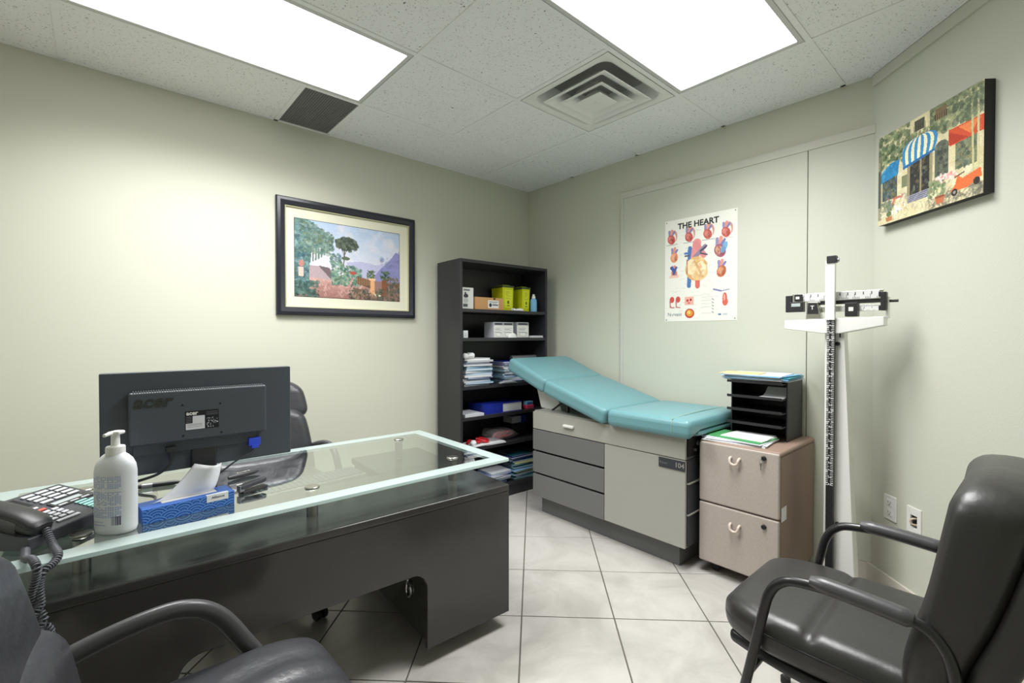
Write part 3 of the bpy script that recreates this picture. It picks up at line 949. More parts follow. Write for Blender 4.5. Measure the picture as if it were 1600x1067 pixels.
t = bkthing('spray_bottle', 'white pump spray bottle on the top shelf', 'bottle', bs(835, 0.05), 0.06, z)
b = B(); lathe(b, [(0.0, 0), (0.024, 0), (0.027, 0.006), (0.027, 0.085), (0.022, 0.102), (0.014, 0.11), (0.014, 0.113)], 20); obj('bottle_body', b, M_LBLUE, t)
b = B(); lathe(b, [(0.0151, 0.108), (0.0151, 0.125), (0.010, 0.128), (0.010, 0.142), (0.0, 0.143)], 16); obj('cap', b, M_WHITE, t)
t = bkthing('dark_bottle', 'dark bottle in the shadow beside the white spray bottle', 'bottle', 0.790, 0.10, z)
b = B(); lathe(b, [(0.0, 0), (0.02, 0), (0.022, 0.004), (0.022, 0.085), (0.012, 0.1), (0.012, 0.118), (0.0, 0.12)], 18); obj('bottle_body', b, mat('dark_bottle', srgb(38, 42, 62), 0.25), t)
b = B(); lathe(b, [(0.0225, 0.03), (0.0225, 0.07)], 18); obj('label_band', b, mat('dark_label', srgb(90, 96, 120), 0.5), t)
t = bkthing('loose_paper', 'crumpled white paper in front of the yellow containers', 'paper', bs(808, 0.03), 0.028, z)
b = B(); rbox(b, 0.10, 0.04, 0.012, 0.005, 2, 6, deform=lambda p: p + Vector((0, 0, 0.0062 + (0.004 * (1 + math.sin(p.x * 90)) if p.z > 0 else 0)))); obj('sheet', b, M_PAPER, t)

z = SHZ[1]
t = bkthing('small_carton', 'tiny white carton standing alone by the side of the bookcase', 'carton', bs(727, 0.03), 0.04, z)
bx('carton', M_PAPER, t, -0.018, 0.02, -0.015, 0.02, 0, 0.052, bev=0.001); bx('print', M_PAPER2, t, -0.008, 0.01, -0.0156, -0.0148, 0.01, 0.035)
for k, (u, dz) in enumerate(((789, 0.03), (817, 0.045))):
    t = bkthing('mask_box', ['large white mask carton with grey band and printed side', 'smaller white mask carton beside the bigger mask carton'][k], 'carton', bs(u + (-2 if k == 0 else 0), dz), dz, z, group='mask cartons')
    hw = 0.095 if k == 0 else 0.062
    bx('carton', M_PAPER2, t, -hw, hw, 0, 0.12, 0, 0.117 if k == 0 else 0.120, bev=0.001, seg=1)
    if k == 0:
        vprint('mask', 0.09, 0.11).mesh('print', 0.10, 0.112, M_VC, t, faceM(0.044, -0.0008, 0.058))
        vprint('mask', 0.09, 0.11).mesh('print', 0.086, 0.112, M_VC, t, faceM(-0.05, -0.0008, 0.058))
    else:
        vprint('mask', 0.09, 0.11).mesh('print', 0.12, 0.115, M_VC, t, faceM(0, -0.0008, 0.06))
t = bkthing('paper_sheets', 'white sheets lying flat beside the mask cartons', 'papers', min(0.735, bs(838, 0.02)), 0.03, z)
for k in range(4):
    b = B(); box(b, -0.044 + k * 0.004, 0.070, -0.02, 0.15, k * 0.004, k * 0.004 + 0.0035); obj('sheet', b, [M_PAPER, M_PAPER2][k % 2], t, rz=0.012 * k)
t = bkthing('face_mask', 'white cup face mask leaning on the mask carton', 'mask', bs(801, 0.015), 0.016, z)
b = B(); lathe(b, [(0.042, 0.0), (0.040, 0.012), (0.03, 0.026), (0.015, 0.034), (0.0, 0.036)], 20, sx=1, sy=0.32); obj('cup', b, M_WHITE, t)

# stacks of journals
def stack(name, label, cat, grp, s, t, z, n, wd_, dp, cols, thick=(0.006, 0.016), jit=0.02):
    zz = z
    for k in range(n):
        th = random.uniform(*thick)
        w_ = wd_ * random.uniform(0.88, 1.04); d_ = dp * random.uniform(0.92, 1.0)
        m = cols[k % len(cols)] if k < len(cols) else random.choice(cols)
        cname = {'paper_white': 'white', 'paper_grey': 'pale grey', 'light_blue_card': 'light blue', 'blue_card': 'bright blue', 'navy_cover': 'navy blue', 'teal_card': 'teal', 'sharps_yellow': 'yellow'}[m.name]
        o = bkthing(name, cname + ' ' + label, cat, s + random.uniform(-jit, jit) * 0.5, t + random.uniform(0, jit), zz, random.uniform(-0.09, 0.09), grp)
        bx('cover', m, o, -w_ / 2, w_ / 2, 0, d_, 0, th * 0.16)
        bx('pages', M_PAPER if k % 3 else M_PAPER2, o, -w_ / 2 + 0.003, w_ / 2 - 0.002, 0.002, d_ - 0.002, th * 0.16, th * 0.84)
        bx('cover', m, o, -w_ / 2, w_ / 2, 0, d_, th * 0.84, th)
        zz += th
    return zz
z = SHZ[2]
zt = stack('journal', 'journal in the tall pile on the bookcase', 'journal', 'journals in the tall pile', bs(748, 0.03), 0.012, z, 14, 0.25, 0.24, [M_PAPER, M_LBLUE, M_PAPER2, M_PAPER, M_BLUE, M_PAPER, M_LBLUE, M_PAPER2], (0.010, 0.018), 0.03)
t = bkthing('crumpled_wrap', 'crumpled white wrapper on top of the tall journal pile', 'wrapper', bs(733, 0.05), 0.06, zt)
b = B(); rbox(b, 0.10, 0.07, 0.035, 0.016, 3, 6, deform=lambda p: p + Vector((0.01 * math.sin(p.y * 70), 0.008 * math.sin(p.x * 60), 0.0175 + (0.008 * math.sin(p.x * 80 + p.y * 50) if p.z > 0 else 0)))); obj('wrap', b, M_PAPER, t)
zt = stack('file_folder', 'folder in the pile behind the exam table cushion', 'folder', 'folders behind the cushion', bs(803, 0.06), 0.05, z, 15, 0.20, 0.20, [M_TEALC, M_NAVY, M_PAPER2, M_TEALC, M_BLUE], (0.009, 0.013), 0.02)
t = bkthing('poster_roll', 'silver grey roll lying on top of the folder pile', 'roll', bs(828, 0.04), 0.12, zt)
b = B(); cyl(b, (-0.13, 0, 0.021), (0.13, 0, 0.021), 0.021, n=20, bev=0.002); obj('roll_body', b, M_GREYMET, t)
t = bkthing('paper_sheets', 'loose white leaflets on the shelf edge beside the journal pile', 'papers', bs(794, 0.02), 0.006, z)
for k in range(4):
    b = B(); box(b, -0.075, 0.075 - 0.01 * k, 0.0, 0.036, k * 0.0035, k * 0.0035 + 0.003); obj('sheet', b, [M_PAPER2, M_PAPER][k % 2], t, rz=0.06 * (k - 1), loc=(0.0, -0.012 if k > 1 else 0, 0))

z = SHZ[3]
t = bkthing('thick_book', 'thick navy blue book lying flat with white page edges', 'book', bs(788, 0.03), 0.02, z)
bx('cover', M_NAVY, t, -0.19, 0.17, 0, 0.22, 0, 0.005); bx('pages', M_PAPER, t, -0.02, 0.166, 0.003, 0.215, 0.005, 0.066); bx('cover', M_NAVY, t, -0.19, 0.17, 0, 0.22, 0.066, 0.071)
bx('spine', M_NAVY, t, -0.19, -0.02, 0.001, 0.22, 0.005, 0.066)
t = bkthing('paper_sheets', 'white sheets at the left end of the middle shelf', 'papers', bs(743, 0.02), 0.006, z)
for k in range(5):
    b = B(); box(b, -0.098, 0.066, 0.0, 0.20, k * 0.004, k * 0.004 + 0.0036); obj('sheet', b, [M_PAPER2, M_PAPER][k % 2], t, rz=0.025 * math.sin(k * 2.3))
t = bkthing('small_pack', 'small blue and pink packet at the end of the thick book', 'packet', bs(829, 0.02), 0.03, z)
bx('pack_base', M_PINK, t, -0.03, 0.045, 0, 0.05, 0, 0.03, bev=0.003); bx('pack_top', M_LBLUE, t, -0.028, 0.04, 0.004, 0.048, 0.03, 0.058, bev=0.003)
bx('print', M_BLUE, t, -0.02, 0.03, 0.003, 0.005, 0.036, 0.05)

z = SHZ[4]
t = bkthing('paper_sheets', 'white sheets under the red items on the lower shelf', 'papers', bs(765, 0.02), 0.004, z)
for k in range(3):
    b = B(); box(b, -0.15, 0.14, 0.0, 0.16, k * 0.0035, k * 0.0035 + 0.003); obj('sheet', b, [M_PAPER, M_PAPER2][k % 2], t, rz=0.05 * (k - 1))
zz = z + 0.0105
t = bkthing('red_plastic_bag', 'clear plastic bag of red medical strips on the lower shelf', 'bag', bs(793, 0.05), 0.12, zz)
bagm = mat('clear_bag', srgb(214, 206, 206), 0.12, spec=0.6, alpha=0.22)
b = B(); rbox(b, 0.30, 0.17, 0.075, 0.035, 4, 8, deform=lambda p: Vector((p.x, p.y * (1 - 0.6 * max(0, p.x - 0.04) / 0.11), (p.z + 0.0375) * (1 - 0.75 * max(0, p.x - 0.02) / 0.13) + 0.006 * math.sin(p.x * 55 + p.y * 30) * (p.z > 0)))); obj('bag_film', b, bagm, t)
b = B()
for k in range(9):
    a0 = random.uniform(-0.10, 0.0); yy = random.uniform(-0.05, 0.03)
    tube(b, smooth_path([(a0, yy, 0.012), (a0 + 0.05, yy + random.uniform(-0.03, 0.02), 0.02 + 0.03 * random.random()), (a0 + 0.12, yy * 0.4 + 0.01, 0.012)], 4), 0.006, 6)
obj('red_strips', b, M_RED, t)['kind'] = 'stuff'
t = bkthing('red_tube', 'coiled red strap lying beside the plastic bag', 'strap', bs(748, 0.05), 0.07, zz)
b = B(); tube(b, smooth_path([(-0.09, 0, 0.012), (-0.05, 0.03, 0.02), (0.0, -0.02, 0.014), (0.04, 0.03, 0.028), (0.09, 0.0, 0.014), (0.06, -0.03, 0.012), (0.0, 0.02, 0.03)], 6), 0.011, 8); obj('strap_body', b, M_RED, t)
b = B(); lathe(b, [(0, 0), (0.02, 0.002), (0.024, 0.018), (0.015, 0.034), (0, 0.038)], 14, M=Matrix.Translation((-0.055, -0.03, 0.0))); obj('buckle', b, M_PAPER, t)
t = bkthing('grey_book', 'grey book stack at the back of the lower shelf beside the bag', 'book', bs(818, 0.10), 0.17, zz - 0.0105)
bx('cover', M_BLACKP, t, -0.07, 0.09, 0, 0.12, 0, 0.09); bx('pages', M_PAPER2, t, -0.066, 0.03, -0.004, 0.11, 0.094, 0.146); bx('cover', M_NAVY, t, 0.03, 0.09, -0.006, 0.112, 0.09, 0.15)

z = SHZ[5]
zt = stack('folder', 'folder in the pile on the bottom shelf', 'folder', 'folders on the bottom shelf', bs(818, 0.03) + 0.035, 0.02, z, 16, 0.26, 0.22, [M_TEALC, M_BLUE, M_TEALC, M_YEL, M_TEALC, M_LBLUE, M_NAVY, M_TEALC], (0.008, 0.014), 0.05)
stack('brochure', 'brochure sliding off the bottom shelf pile', 'brochure', 'brochures on the bottom shelf', bs(788, 0.03) - 0.045, 0.0, z, 9, 0.20, 0.20, [M_BLUE, M_PAPER, M_LBLUE, M_BLUE, M_PAPER2], (0.008, 0.014), 0.05)

# ================================================================== EXAM TABLE
ex = thing('exam_table', 'grey examination table with teal vinyl cushions and raised backrest', 'exam table', (-0.32, -1.27, 0))
exo = Vector((-0.32, -1.27, 0))
def ebx(name, m, par, x0, x1, y0, y1, z0, z1, bev=0.0, seg=2):
    return bx(name, m, par, x0 - exo.x, x1 - exo.x, y0 - exo.y, y1 - exo.y, z0, z1, bev=bev, seg=seg)
XF = -0.62
ebx('plinth', M_EXK, ex, -0.565, -0.03, -1.765, -0.735, 0.0, 0.128, bev=0.003)
body = ebx('body', M_EXD, ex, XF + 0.085, -0.02, -1.822, -0.708, 0.126, 0.700, bev=0.003)
ebx('body_side', M_EXD, body, XF + 0.010, XF + 0.087, -1.822, -1.318, 0.126, 0.700)
ebx('body_side', M_EXD, body, XF + 0.010, XF + 0.087, -0.722, -0.708, 0.126, 0.700)
ebx('body_rail', M_EXD, body, XF + 0.010, XF + 0.087, -1.3185, -0.7215, 0.583, 0.700)
td = ebx('top_drawer', M_EXL, ex, XF - 0.004, XF + 0.012, -1.826, -0.704, 0.587, 0.704, bev=0.004)
# pull handle
hp = atplane(890, 666, (XF, 0, 0), (1, 0, 0))
b = B(); rbox(b, 0.022, 0.085, 0.018, 0.006, 3, 4, M=Matrix.Translation((XF - 0.013 - exo.x, hp.y - exo.y, hp.z)))
obj('handle', b, M_WHITE, td)
zd = 0.582
for k, hh in enumerate((0.140, 0.142, 0.150)):
    dr = ebx('drawer', M_EXD, ex, XF - 0.004, XF + 0.010, -1.312, -0.704, zd - hh, zd, bev=0.003)
    zd -= hh + 0.013
ebx('door', M_EXL, ex, XF - 0.004, XF + 0.012, -1.826, -1.3155, 0.127, 0.583, bev=0.003)
lp = [atplane(u, v, (XF - 0.004, 0, 0), (1, 0, 0)) for u, v in ((1029.6, 712), (1070.7, 730.5))]
pl = ebx('name_plate', M_DKGREY, ex, XF - 0.008, XF - 0.003, lp[1].y, lp[0].y, 0.528, 0.580, bev=0.001)
ym, zm = (lp[0].y + lp[1].y) / 2 - exo.y, 0.554
text_mesh('lettering', '104', 0.036, M_EXL, pl, frame_M((XF - 0.0082 - exo.x, ym - 0.045, zm), (0, -1, 0), (0, 0, 1)))
text_mesh('lettering', 'Ritter', 0.020, M_EXD, pl, frame_M((XF - 0.0082 - exo.x, ym + 0.045, zm), (0, -1, 0), (0, 0, 1)))
# foot end: latch plate, dark panels with light rails
ebx('top_plate', M_EXL, ex, XF + 0.012, -0.03, -1.83, -0.706, 0.700, 0.712, bev=0.003)
lt = ebx('latch_plate', M_BLACK, ex, XF + 0.02, -0.10, -1.829, -1.82, 0.60, 0.70)
b = B(); cyl(b, (-0.50 - exo.x, -1.84 - exo.y, 0.66), (-0.50 - exo.x, -1.828 - exo.y, 0.66), 0.012, n=14); cyl(b, (-0.53 - exo.x, -1.838 - exo.y, 0.63), (-0.53 - exo.x, -1.828 - exo.y, 0.63), 0.008, n=12); obj('latch_knob', b, M_GREYMET, lt)
for z0, z1 in ((0.47, 0.585), (0.305, 0.452), (0.135, 0.29)):
    ebx('end_panel', M_DKGREY, ex, XF + 0.02, -0.06, -1.830, -1.821, z0, z1, bev=0.002)
for z0 in (0.455, 0.292):
    ebx('end_rail', M_EXL, ex, XF + 0.02, -0.06, -1.833, -1.821, z0, z0 + 0.009, bev=0.002)
# cushions
CX0, CX1 = -0.672, -0.055
cw = CX1 - CX0; cxm = (CX0 + CX1) / 2 - exo.x
def puff(w_, d_, amt):
    def f(p):
        return p + Vector((0, 0, amt * (1 - (2 * p.x / w_) ** 2) * (1 - (2 * p.y / d_) ** 2))) if p.z > 0 else p
    return f
# seat section with a skirt hanging over the front of the body
b = B()
ys, ye = -1.872, -1.362
sl = ye - ys
def seatc(p):
    q = puff(cw, sl, 0.006)(p)
    if p.z < 0: q.z += -p.z * 0.74 * min(1, max(0, (p.x + cw / 2 - 0.06) / 0.03))
    return q
rbox(b, cw, sl, 0.098, 0.030, 4, 12, deform=seatc, M=Matrix.Translation((cxm, (ys + ye) / 2 - exo.y, 0.752)))
obj('seat_cushion', b, M_TEAL, ex, sharp=60)
b = B(); rbox(b, 0.50, 0.15, 0.026, 0.011, 3, 4, M=Matrix.Translation((-0.33 - exo.x, -1.797 - exo.y, 0.7245))); obj('foot_extension_pad', b, M_TEAL, ex)
def seam(y, z, amt=0.002):
    b = B()
    pts = [(CX0 - 0.001 - exo.x, y - exo.y, z - 0.07), (CX0 - 0.001 - exo.x, y - exo.y, z - 0.028), (CX0 + 0.010 - exo.x, y - exo.y, z - 0.008), (CX0 + 0.035 - exo.x, y - exo.y, z), (cxm, y - exo.y, z + 0.006), (CX1 - 0.035 - exo.x, y - exo.y, z), (CX1 - 0.01 - exo.x, y - exo.y, z - 0.008)]
    tube(b, smooth_path(pts, 4), 0.0022, 6)
    return b
obj('seam', seam(-1.775, 0.8015), M_TEALD, ex)
# backrest: two sections with a fold between them
def sect(name, y0, z0, y1, z1, th):
    """top surface from (y0,z0) low end to (y1,z1) high end"""
    L = math.hypot(y1 - y0, z1 - z0)
    ang = math.atan2(z1 - z0, y1 - y0)
    b = B()
    M = Matrix.Translation((cxm, (y0 + y1) / 2 - exo.y, (z0 + z1) / 2)) @ Matrix.Rotation(ang, 4, 'X') @ Matrix.Translation((0, 0, -th / 2))
    rbox(b, cw, L, th, 0.026, 4, 10, deform=puff(cw, L, 0.007), M=M)
    return obj(name, b, M_TEAL, ex)
sect('back_cushion', -1.362, 0.797, -0.862, 0.938, 0.098)
sect('head_cushion', -0.872, 0.935, -0.508, 1.072, 0.098)
# head support housing and strut
b = B(); prism(b, [(-0.86, 0.71), (-0.66, 0.71), (-0.60, 0.90), (-0.66, 0.905), (-0.80, 0.85)], 0, 0.30, bev=0.006, M=Matrix(((0, 0, 1, -0.50 - exo.x), (1, 0, 0, -exo.y), (0, 1, 0, 0), (0, 0, 0, 1))))
obj('support_housing', b, M_WHITE, ex)
b = B(); tube(b, [(-0.53 - exo.x, -0.80 - exo.y, 0.712), (-0.53 - exo.x, -0.93 - exo.y, 0.80), (-0.53 - exo.x, -0.96 - exo.y, 0.835)], 0.007, 8); box(b, -0.54 - exo.x, -0.52 - exo.x, -0.95 - exo.y, -0.93 - exo.y, 0.712, 0.80); obj('strut', b, M_BLACKP, ex)

# ================================================================== FILING CABINET
fc = thing('filing_cabinet', 'beige speckled two-drawer filing cabinet on casters beside the exam table', 'cabinet', (-0.28, -2.045, 0))
fo = Vector((-0.28, -2.045, 0))
def fbx(name, m, par, x0, x1, y0, y1, z0, z1, bev=0.0, seg=2):
    return bx(name, m, par, x0 - fo.x, x1 - fo.x, y0 - fo.y, y1 - fo.y, z0, z1, bev=bev, seg=seg)
FX, FY0, FY1, FZ = -0.53, -2.237, -1.853, 0.688
fbx('body', M_CABS, fc, FX + 0.02, -0.025, FY0, FY1, 0.055, FZ - 0.025, bev=0.003)
fbx('top', M_CABS, fc, FX + 0.004, -0.022, FY0 - 0.003, FY1 + 0.003, FZ - 0.026, FZ, bev=0.012, seg=4)
for k, (z0, z1) in enumerate(((0.374, 0.680), (0.062, 0.368))):
    d = fbx('drawer', M_CABF, fc, FX - 0.002, FX + 0.021, FY0 + 0.001, FY1 - 0.001, z0, z1, bev=0.008, seg=3)
    hq = atplane(1149, 720 if k == 0 else 824, (FX, 0, 0), (1, 0, 0))
    b = B(); hy, hz = hq.y - fo.y, hq.z
    tube(b, smooth_path([(FX + 0.002 - fo.x, hy + 0.021, hz + 0.014), (FX - 0.016 - fo.x, hy + 0.021, hz + 0.010), (FX - 0.022 - fo.x, hy + 0.016, hz - 0.010), (FX - 0.022 - fo.x, hy, hz - 0.017), (FX - 0.022 - fo.x, hy - 0.016, hz - 0.010), (FX - 0.016 - fo.x, hy - 0.021, hz + 0.010), (FX + 0.002 - fo.x, hy - 0.021, hz + 0.014)], 5), 0.0065, 10)
    obj('handle', b, M_CABH, d)
    lq = atplane(1194, 716 if k == 0 else 823, (FX, 0, 0), (1, 0, 0))
    b = B(); cyl(b, (FX - 0.012 - fo.x, lq.y - fo.y, lq.z), (FX - fo.x, lq.y - fo.y, lq.z), 0.011, n=18, bev=0.002); obj('lock', b, M_BLACK, d)
    if k == 0:
        b = B(); kx = FX - 0.016 - fo.x
        box(b, kx - 0.003, kx + 0.006, lq.y - fo.y + 0.006 - 0.001, lq.y - fo.y + 0.006 + 0.001, lq.z - 0.006, lq.z + 0.006)
        tube(b, [(kx, lq.y - fo.y + 0.008 + 0.008 * math.cos(a * PI / 6), lq.z - 0.014 + 0.008 * math.sin(a * PI / 6)) for a in range(12)], 0.0012, 6, closed=True)
        box(b, kx - 0.001, kx + 0.001, lq.y - fo.y + 0.004, lq.y - fo.y + 0.014, lq.z - 0.036, lq.z - 0.02); box(b, kx - 0.001, kx + 0.001, lq.y - fo.y + 0.007, lq.y - fo.y + 0.011, lq.z - 0.056, lq.z - 0.036)
        obj('key', b, M_STEEL, d)
sq = [atplane(u, v, (0, FY0, 0), (0, 1, 0)) for u, v in ((1221, 795), (1227, 812))]
fbx('sticker', M_PAPER, fc, sq[0].x, sq[1].x + 0.012, FY0 - 0.001, FY0 + 0.001, sq[1].z, sq[0].z)
for cx_ in (FX + 0.07, -0.08):
    for cy_ in (FY0 + 0.06, FY1 - 0.06):
        b = B(); cyl(b, (cx_ - fo.x - 0.012, cy_ - fo.y, 0.021), (cx_ - fo.x + 0.012, cy_ - fo.y, 0.021), 0.021, n=18, bev=0.003)
        box(b, cx_ - fo.x - 0.016, cx_ - fo.x + 0.016, cy_ - fo.y - 0.016, cy_ - fo.y + 0.016, 0.038, 0.057)
        obj('caster', b, M_BLACK, fc)

# desktop paper sorter on the cabinet
oy0, oy1, ox0, ox1 = -2.185, -1.905, -0.30, -0.045
sorter = thing('paper_sorter', 'black tiered letter tray organizer on the filing cabinet', 'letter tray', ((ox0 + ox1) / 2, (oy0 + oy1) / 2, FZ))
so = Vector(((ox0 + ox1) / 2, (oy0 + oy1) / 2, 0))
def sbx(name, m, par, x0, x1, y0, y1, z0, z1, bev=0.0):
    return bx(name, m, par, x0 - so.x, x1 - so.x, y0 - so.y, y1 - so.y, z0, z1, bev=bev)
OH = 0.308
sbx('side_panel', M_BLACKP, sorter, ox0 + 0.03, ox1, oy0, oy0 + 0.006, 0, OH, bev=0.001)
sbx('side_panel', M_BLACKP, sorter, ox0 + 0.03, ox1, oy1 - 0.006, oy1, 0, OH, bev=0.001)
sbx('back_panel', M_BLACKP, sorter, ox1 - 0.004, ox1, oy0, oy1, 0, OH)
for k in range(1, 5):
    z0 = 0.004 + k * 0.070 if k < 4 else OH - 0.016
    sh = sbx('tray', M_BLACKP, sorter, ox0 - 0.035, ox1 - 0.004, oy0 + 0.006, oy1 - 0.006, z0, z0 + 0.005, bev=0.001)
    sbx('lip', M_BLACKP, sh, ox0 - 0.037, ox0 - 0.031, oy0 + 0.006, oy1 - 0.006, z0 + 0.001, z0 + 0.014)

def sheets(name, label, cx_, cy_, z0, lay):
    t = thing(name, label, 'papers', (cx_, cy_, z0))
    zz = 0
    for (w_, d_, th, m, rz_, dx, dy) in lay:
        b = B(); box(b, -w_ / 2, w_ / 2, -d_ / 2, d_ / 2, zz, zz + th)
        obj('folder' if m in (M_GREEN, M_TEALC, M_MANILA) else 'sheet', b, m, t, loc=(dx, dy, 0), rz=rz_)
        zz += th
    return t
zs = FZ + OH
sheets('paper_pile', 'stack of folders and papers on top of the letter tray', -0.19, -2.045, zs, [(0.28, 0.31, 0.004, M_PAPER2, 0.03, 0, 0), (0.27, 0.30, 0.004, M_PAPER, -0.04, -0.01, 0.01), (0.28, 0.31, 0.004, M_LBLUE, 0.05, -0.01, 0.0), (0.27, 0.30, 0.003, M_PAPER2, -0.02, -0.015, 0.01), (0.28, 0.31, 0.004, M_TEALC, 0.07, 0.0, 0.0), (0.27, 0.29, 0.003, M_PAPER, 0.0, -0.02, 0.02), (0.28, 0.30, 0.004, M_LBLUE, -0.05, -0.02, 0.01), (0.27, 0.28, 0.003, M_PAPER2, 0.1, -0.02, 0.02), (0.16, 0.20, 0.003, M_MANILA, 0.12, -0.06, 0.09)])
sheets('paper_pile', 'papers and a green folder spread on the filing cabinet', -0.392, -2.00, FZ, [(0.22, 0.30, 0.004, M_PAPER, 0.10, -0.01, 0.0), (0.21, 0.30, 0.004, M_PAPER2, 0.02, 0.0, 0.0), (0.20, 0.29, 0.003, M_PAPER, 0.12, -0.01, -0.01), (0.22, 0.30, 0.004, M_PAPER2, -0.04, 0.0, 0.0), (0.20, 0.29, 0.004, M_GREEN, -0.10, 0.01, 0.0), (0.17, 0.21, 0.004, M_PAPER, -0.06, 0.025, -0.035), (0.15, 0.19, 0.004, M_PAPER, 0.06, 0.035, -0.045), (0.05, 0.08, 0.002, M_PAPER2, 0.3, 0.0, -0.02)])
t = thing('folded_paper', 'curled white paper in the upper slot of the letter tray', 'paper', (-0.26, -2.12, FZ + 0.004 + 3 * 0.070 + 0.0045))
b = B(); rbox(b, 0.13, 0.11, 0.008, 0.003, 2, 6, deform=lambda p: p + Vector((0, 0, 0.0042 + 0.045 * max(0, (p.x + 0.02) / 0.085) ** 2))); obj('sheet', b, M_PAPER, t)

#==SCALE==
# ================================================================== PHYSICIAN SCALE
SX = -0.305
scl = thing('physician_scale', 'white upright physician beam scale with black height rod by the corner', 'scale', (SX, -2.41, 0))
sc0 = Vector((SX, -2.41, 0))
def sp(u, v, x=SX):
    return atplane(u, v, (x, 0, 0), (1, 0, 0)) - sc0
def scbx(name, m, par, x0, x1, y0, y1, z0, z1, bev=0.0):
    return bx(name, m, par, x0 - sc0.x, x1 - sc0.x, y0 - sc0.y, y1 - sc0.y, z0, z1, bev=bev)
base = scbx('base', M_WENAMEL, scl, -0.80, -0.24, -2.545, -2.262, 0.012, 0.085, bev=0.012)
scbx('platform_mat', M_BLACKP, scl, -0.79, -0.37, -2.54, -2.267, 0.085, 0.092, bev=0.002)
for x_ in (-0.76, -0.28):
    for y_ in (-2.52, -2.29):
        b = B(); cyl(b, (x_ - sc0.x, y_ - sc0.y, 0), (x_ - sc0.x, y_ - sc0.y, 0.014), 0.018, n=14); obj('foot', b, M_BLACK, scl)
# tapered column
b = B()
t_ = bmesh.new()
q0 = [(-0.035, -0.075), (0.045, -0.075), (0.045, 0.050), (-0.035, 0.050)]
q1 = [(-0.025, -0.024), (0.035, -0.024), (0.035, 0.052), (-0.025, 0.052)]
A = [t_.verts.new((x, y, 0.08)) for x, y in q0]; C = [t_.verts.new((x, y, 1.265)) for x, y in q1]
t_.faces.new(A[::-1]); t_.faces.new(C)
for i in range(4): t_.faces.new((A[i], A[(i + 1) % 4], C[(i + 1) % 4], C[i]))
bmesh.ops.recalc_face_normals(t_, faces=t_.faces[:])
bmesh.ops.bevel(t_, geom=t_.edges[:], offset=0.006, segments=2, profile=0.5, affect='EDGES')
merge(b, t_); obj('column', b, M_WENAMEL, scl)
# beam housing
hz = [(1231, 501), (1231, 514), (1290, 521), (1316, 521), (1385, 508.5), (1385, 494.5)]
pts = [sp(u, v) for u, v in hz]
b = B(); prism(b, [(p.y, p.z) for p in pts], -0.05, 0.03, bev=0.004, M=Matrix(((0, 0, 1, 0), (1, 0, 0, 0), (0, 1, 0, 0), (0, 0, 0, 1))))
bmesh.ops.recalc_face_normals(b, faces=b.faces[:])
hous = obj('beam_housing', b, M_WENAMEL, scl)
def sbeam(name, m, par, u0, u1, v0, v1, x0, x1, bev=0.001):
    p = sp(u0, v0); q = sp(u1, v1)
    return bx(name, m, par, x0, x1, min(p.y, q.y), max(p.y, q.y), min(p.z, q.z), max(p.z, q.z), bev=bev)
beam = sbeam('upper_beam', M_CHROME, scl, 1240, 1382, 460.5, 466.5, -0.02, -0.012)
p0, p1 = sp(1242, 466), sp(1378, 460)
def strip(name, par, u0, u1, v0, v1, x, ticks, h):
    p = sp(u0, v0); q = sp(u1, v1)
    W_, H_ = abs(q.y - p.y), abs(q.z - p.z)
    P = Paint(160, 8, (222, 222, 220))
    for k in range(ticks + 1):
        xx = 0.01 + 0.98 * k / ticks
        P.rect(xx - 0.002, 0.0, xx + 0.002, 0.6 if k % 5 == 0 else 0.3, (60, 60, 64))
        if k % 5 == 0: P.rect(xx + 0.006, 0.45, xx + 0.018, 0.85, (60, 60, 66))
    return P.mesh(name, W_, H_, M_VCG, par, frame_M((x, (p.y + q.y) / 2, (p.z + q.z) / 2), (0, -1, 0), (0, 0, 1)))
strip('upper_scale', beam, 1256, 1376, 460.0, 465.5, -0.0206, 50, 0)
lbeam = sbeam('lower_beam', M_CHROME, scl, 1285, 1382, 479.5, 485.0, -0.02, -0.012)
strip('lower_scale', lbeam, 1316, 1376, 479.8, 484.8, -0.0206, 25, 0)
sbeam('middle_rail', M_BLACKP, scl, 1283, 1380, 469.5, 472.5, -0.016, -0.008)
sbeam('end_cap', M_BLACKP, scl, 1230.5, 1240, 463, 488, -0.028, 0.006, bev=0.002)
ec = sbeam('end_cap', M_BLACKP, scl, 1378, 1387, 456.5, 485, -0.030, 0.006, bev=0.003)
sbeam('hook', M_BLACKP, ec, 1375, 1379, 456.5, 463, -0.030, 0.004); sbeam('hook', M_BLACKP, ec, 1375, 1379, 478, 485, -0.030, 0.004)
sbeam('upright_bracket', M_WENAMEL, scl, 1384.5, 1389, 463.5, 497, -0.01, 0.028, bev=0.003)
b = B(); p = sp(1387, 470); cyl(b, (0.01, p.y, p.z), (0.01, p.y - 0.035, p.z), 0.006, n=12); obj('balance_knob', b, M_BLACKP, scl)
cw_ = sbeam('counterweight', M_BLACKP, scl, 1238, 1259, 473, 487.5, -0.042, -0.004, bev=0.003); sbeam('window', M_LCD, cw_, 1241, 1255, 475, 479.5, -0.0435, -0.040)
up_ = sbeam('small_poise', M_BLACKP, scl, 1245, 1256.3, 461, 471.2, -0.036, -0.004, bev=0.002); sbeam('window', M_WHITE, up_, 1247.3, 1253, 464.5, 468, -0.0375, -0.035)
lo_ = sbeam('large_poise', M_BLACKP, scl, 1324, 1343.5, 474, 494.5, -0.046, -0.002, bev=0.003); sbeam('window', M_WHITE, lo_, 1330, 1337.5, 480.5, 486.5, -0.0475, -0.045)
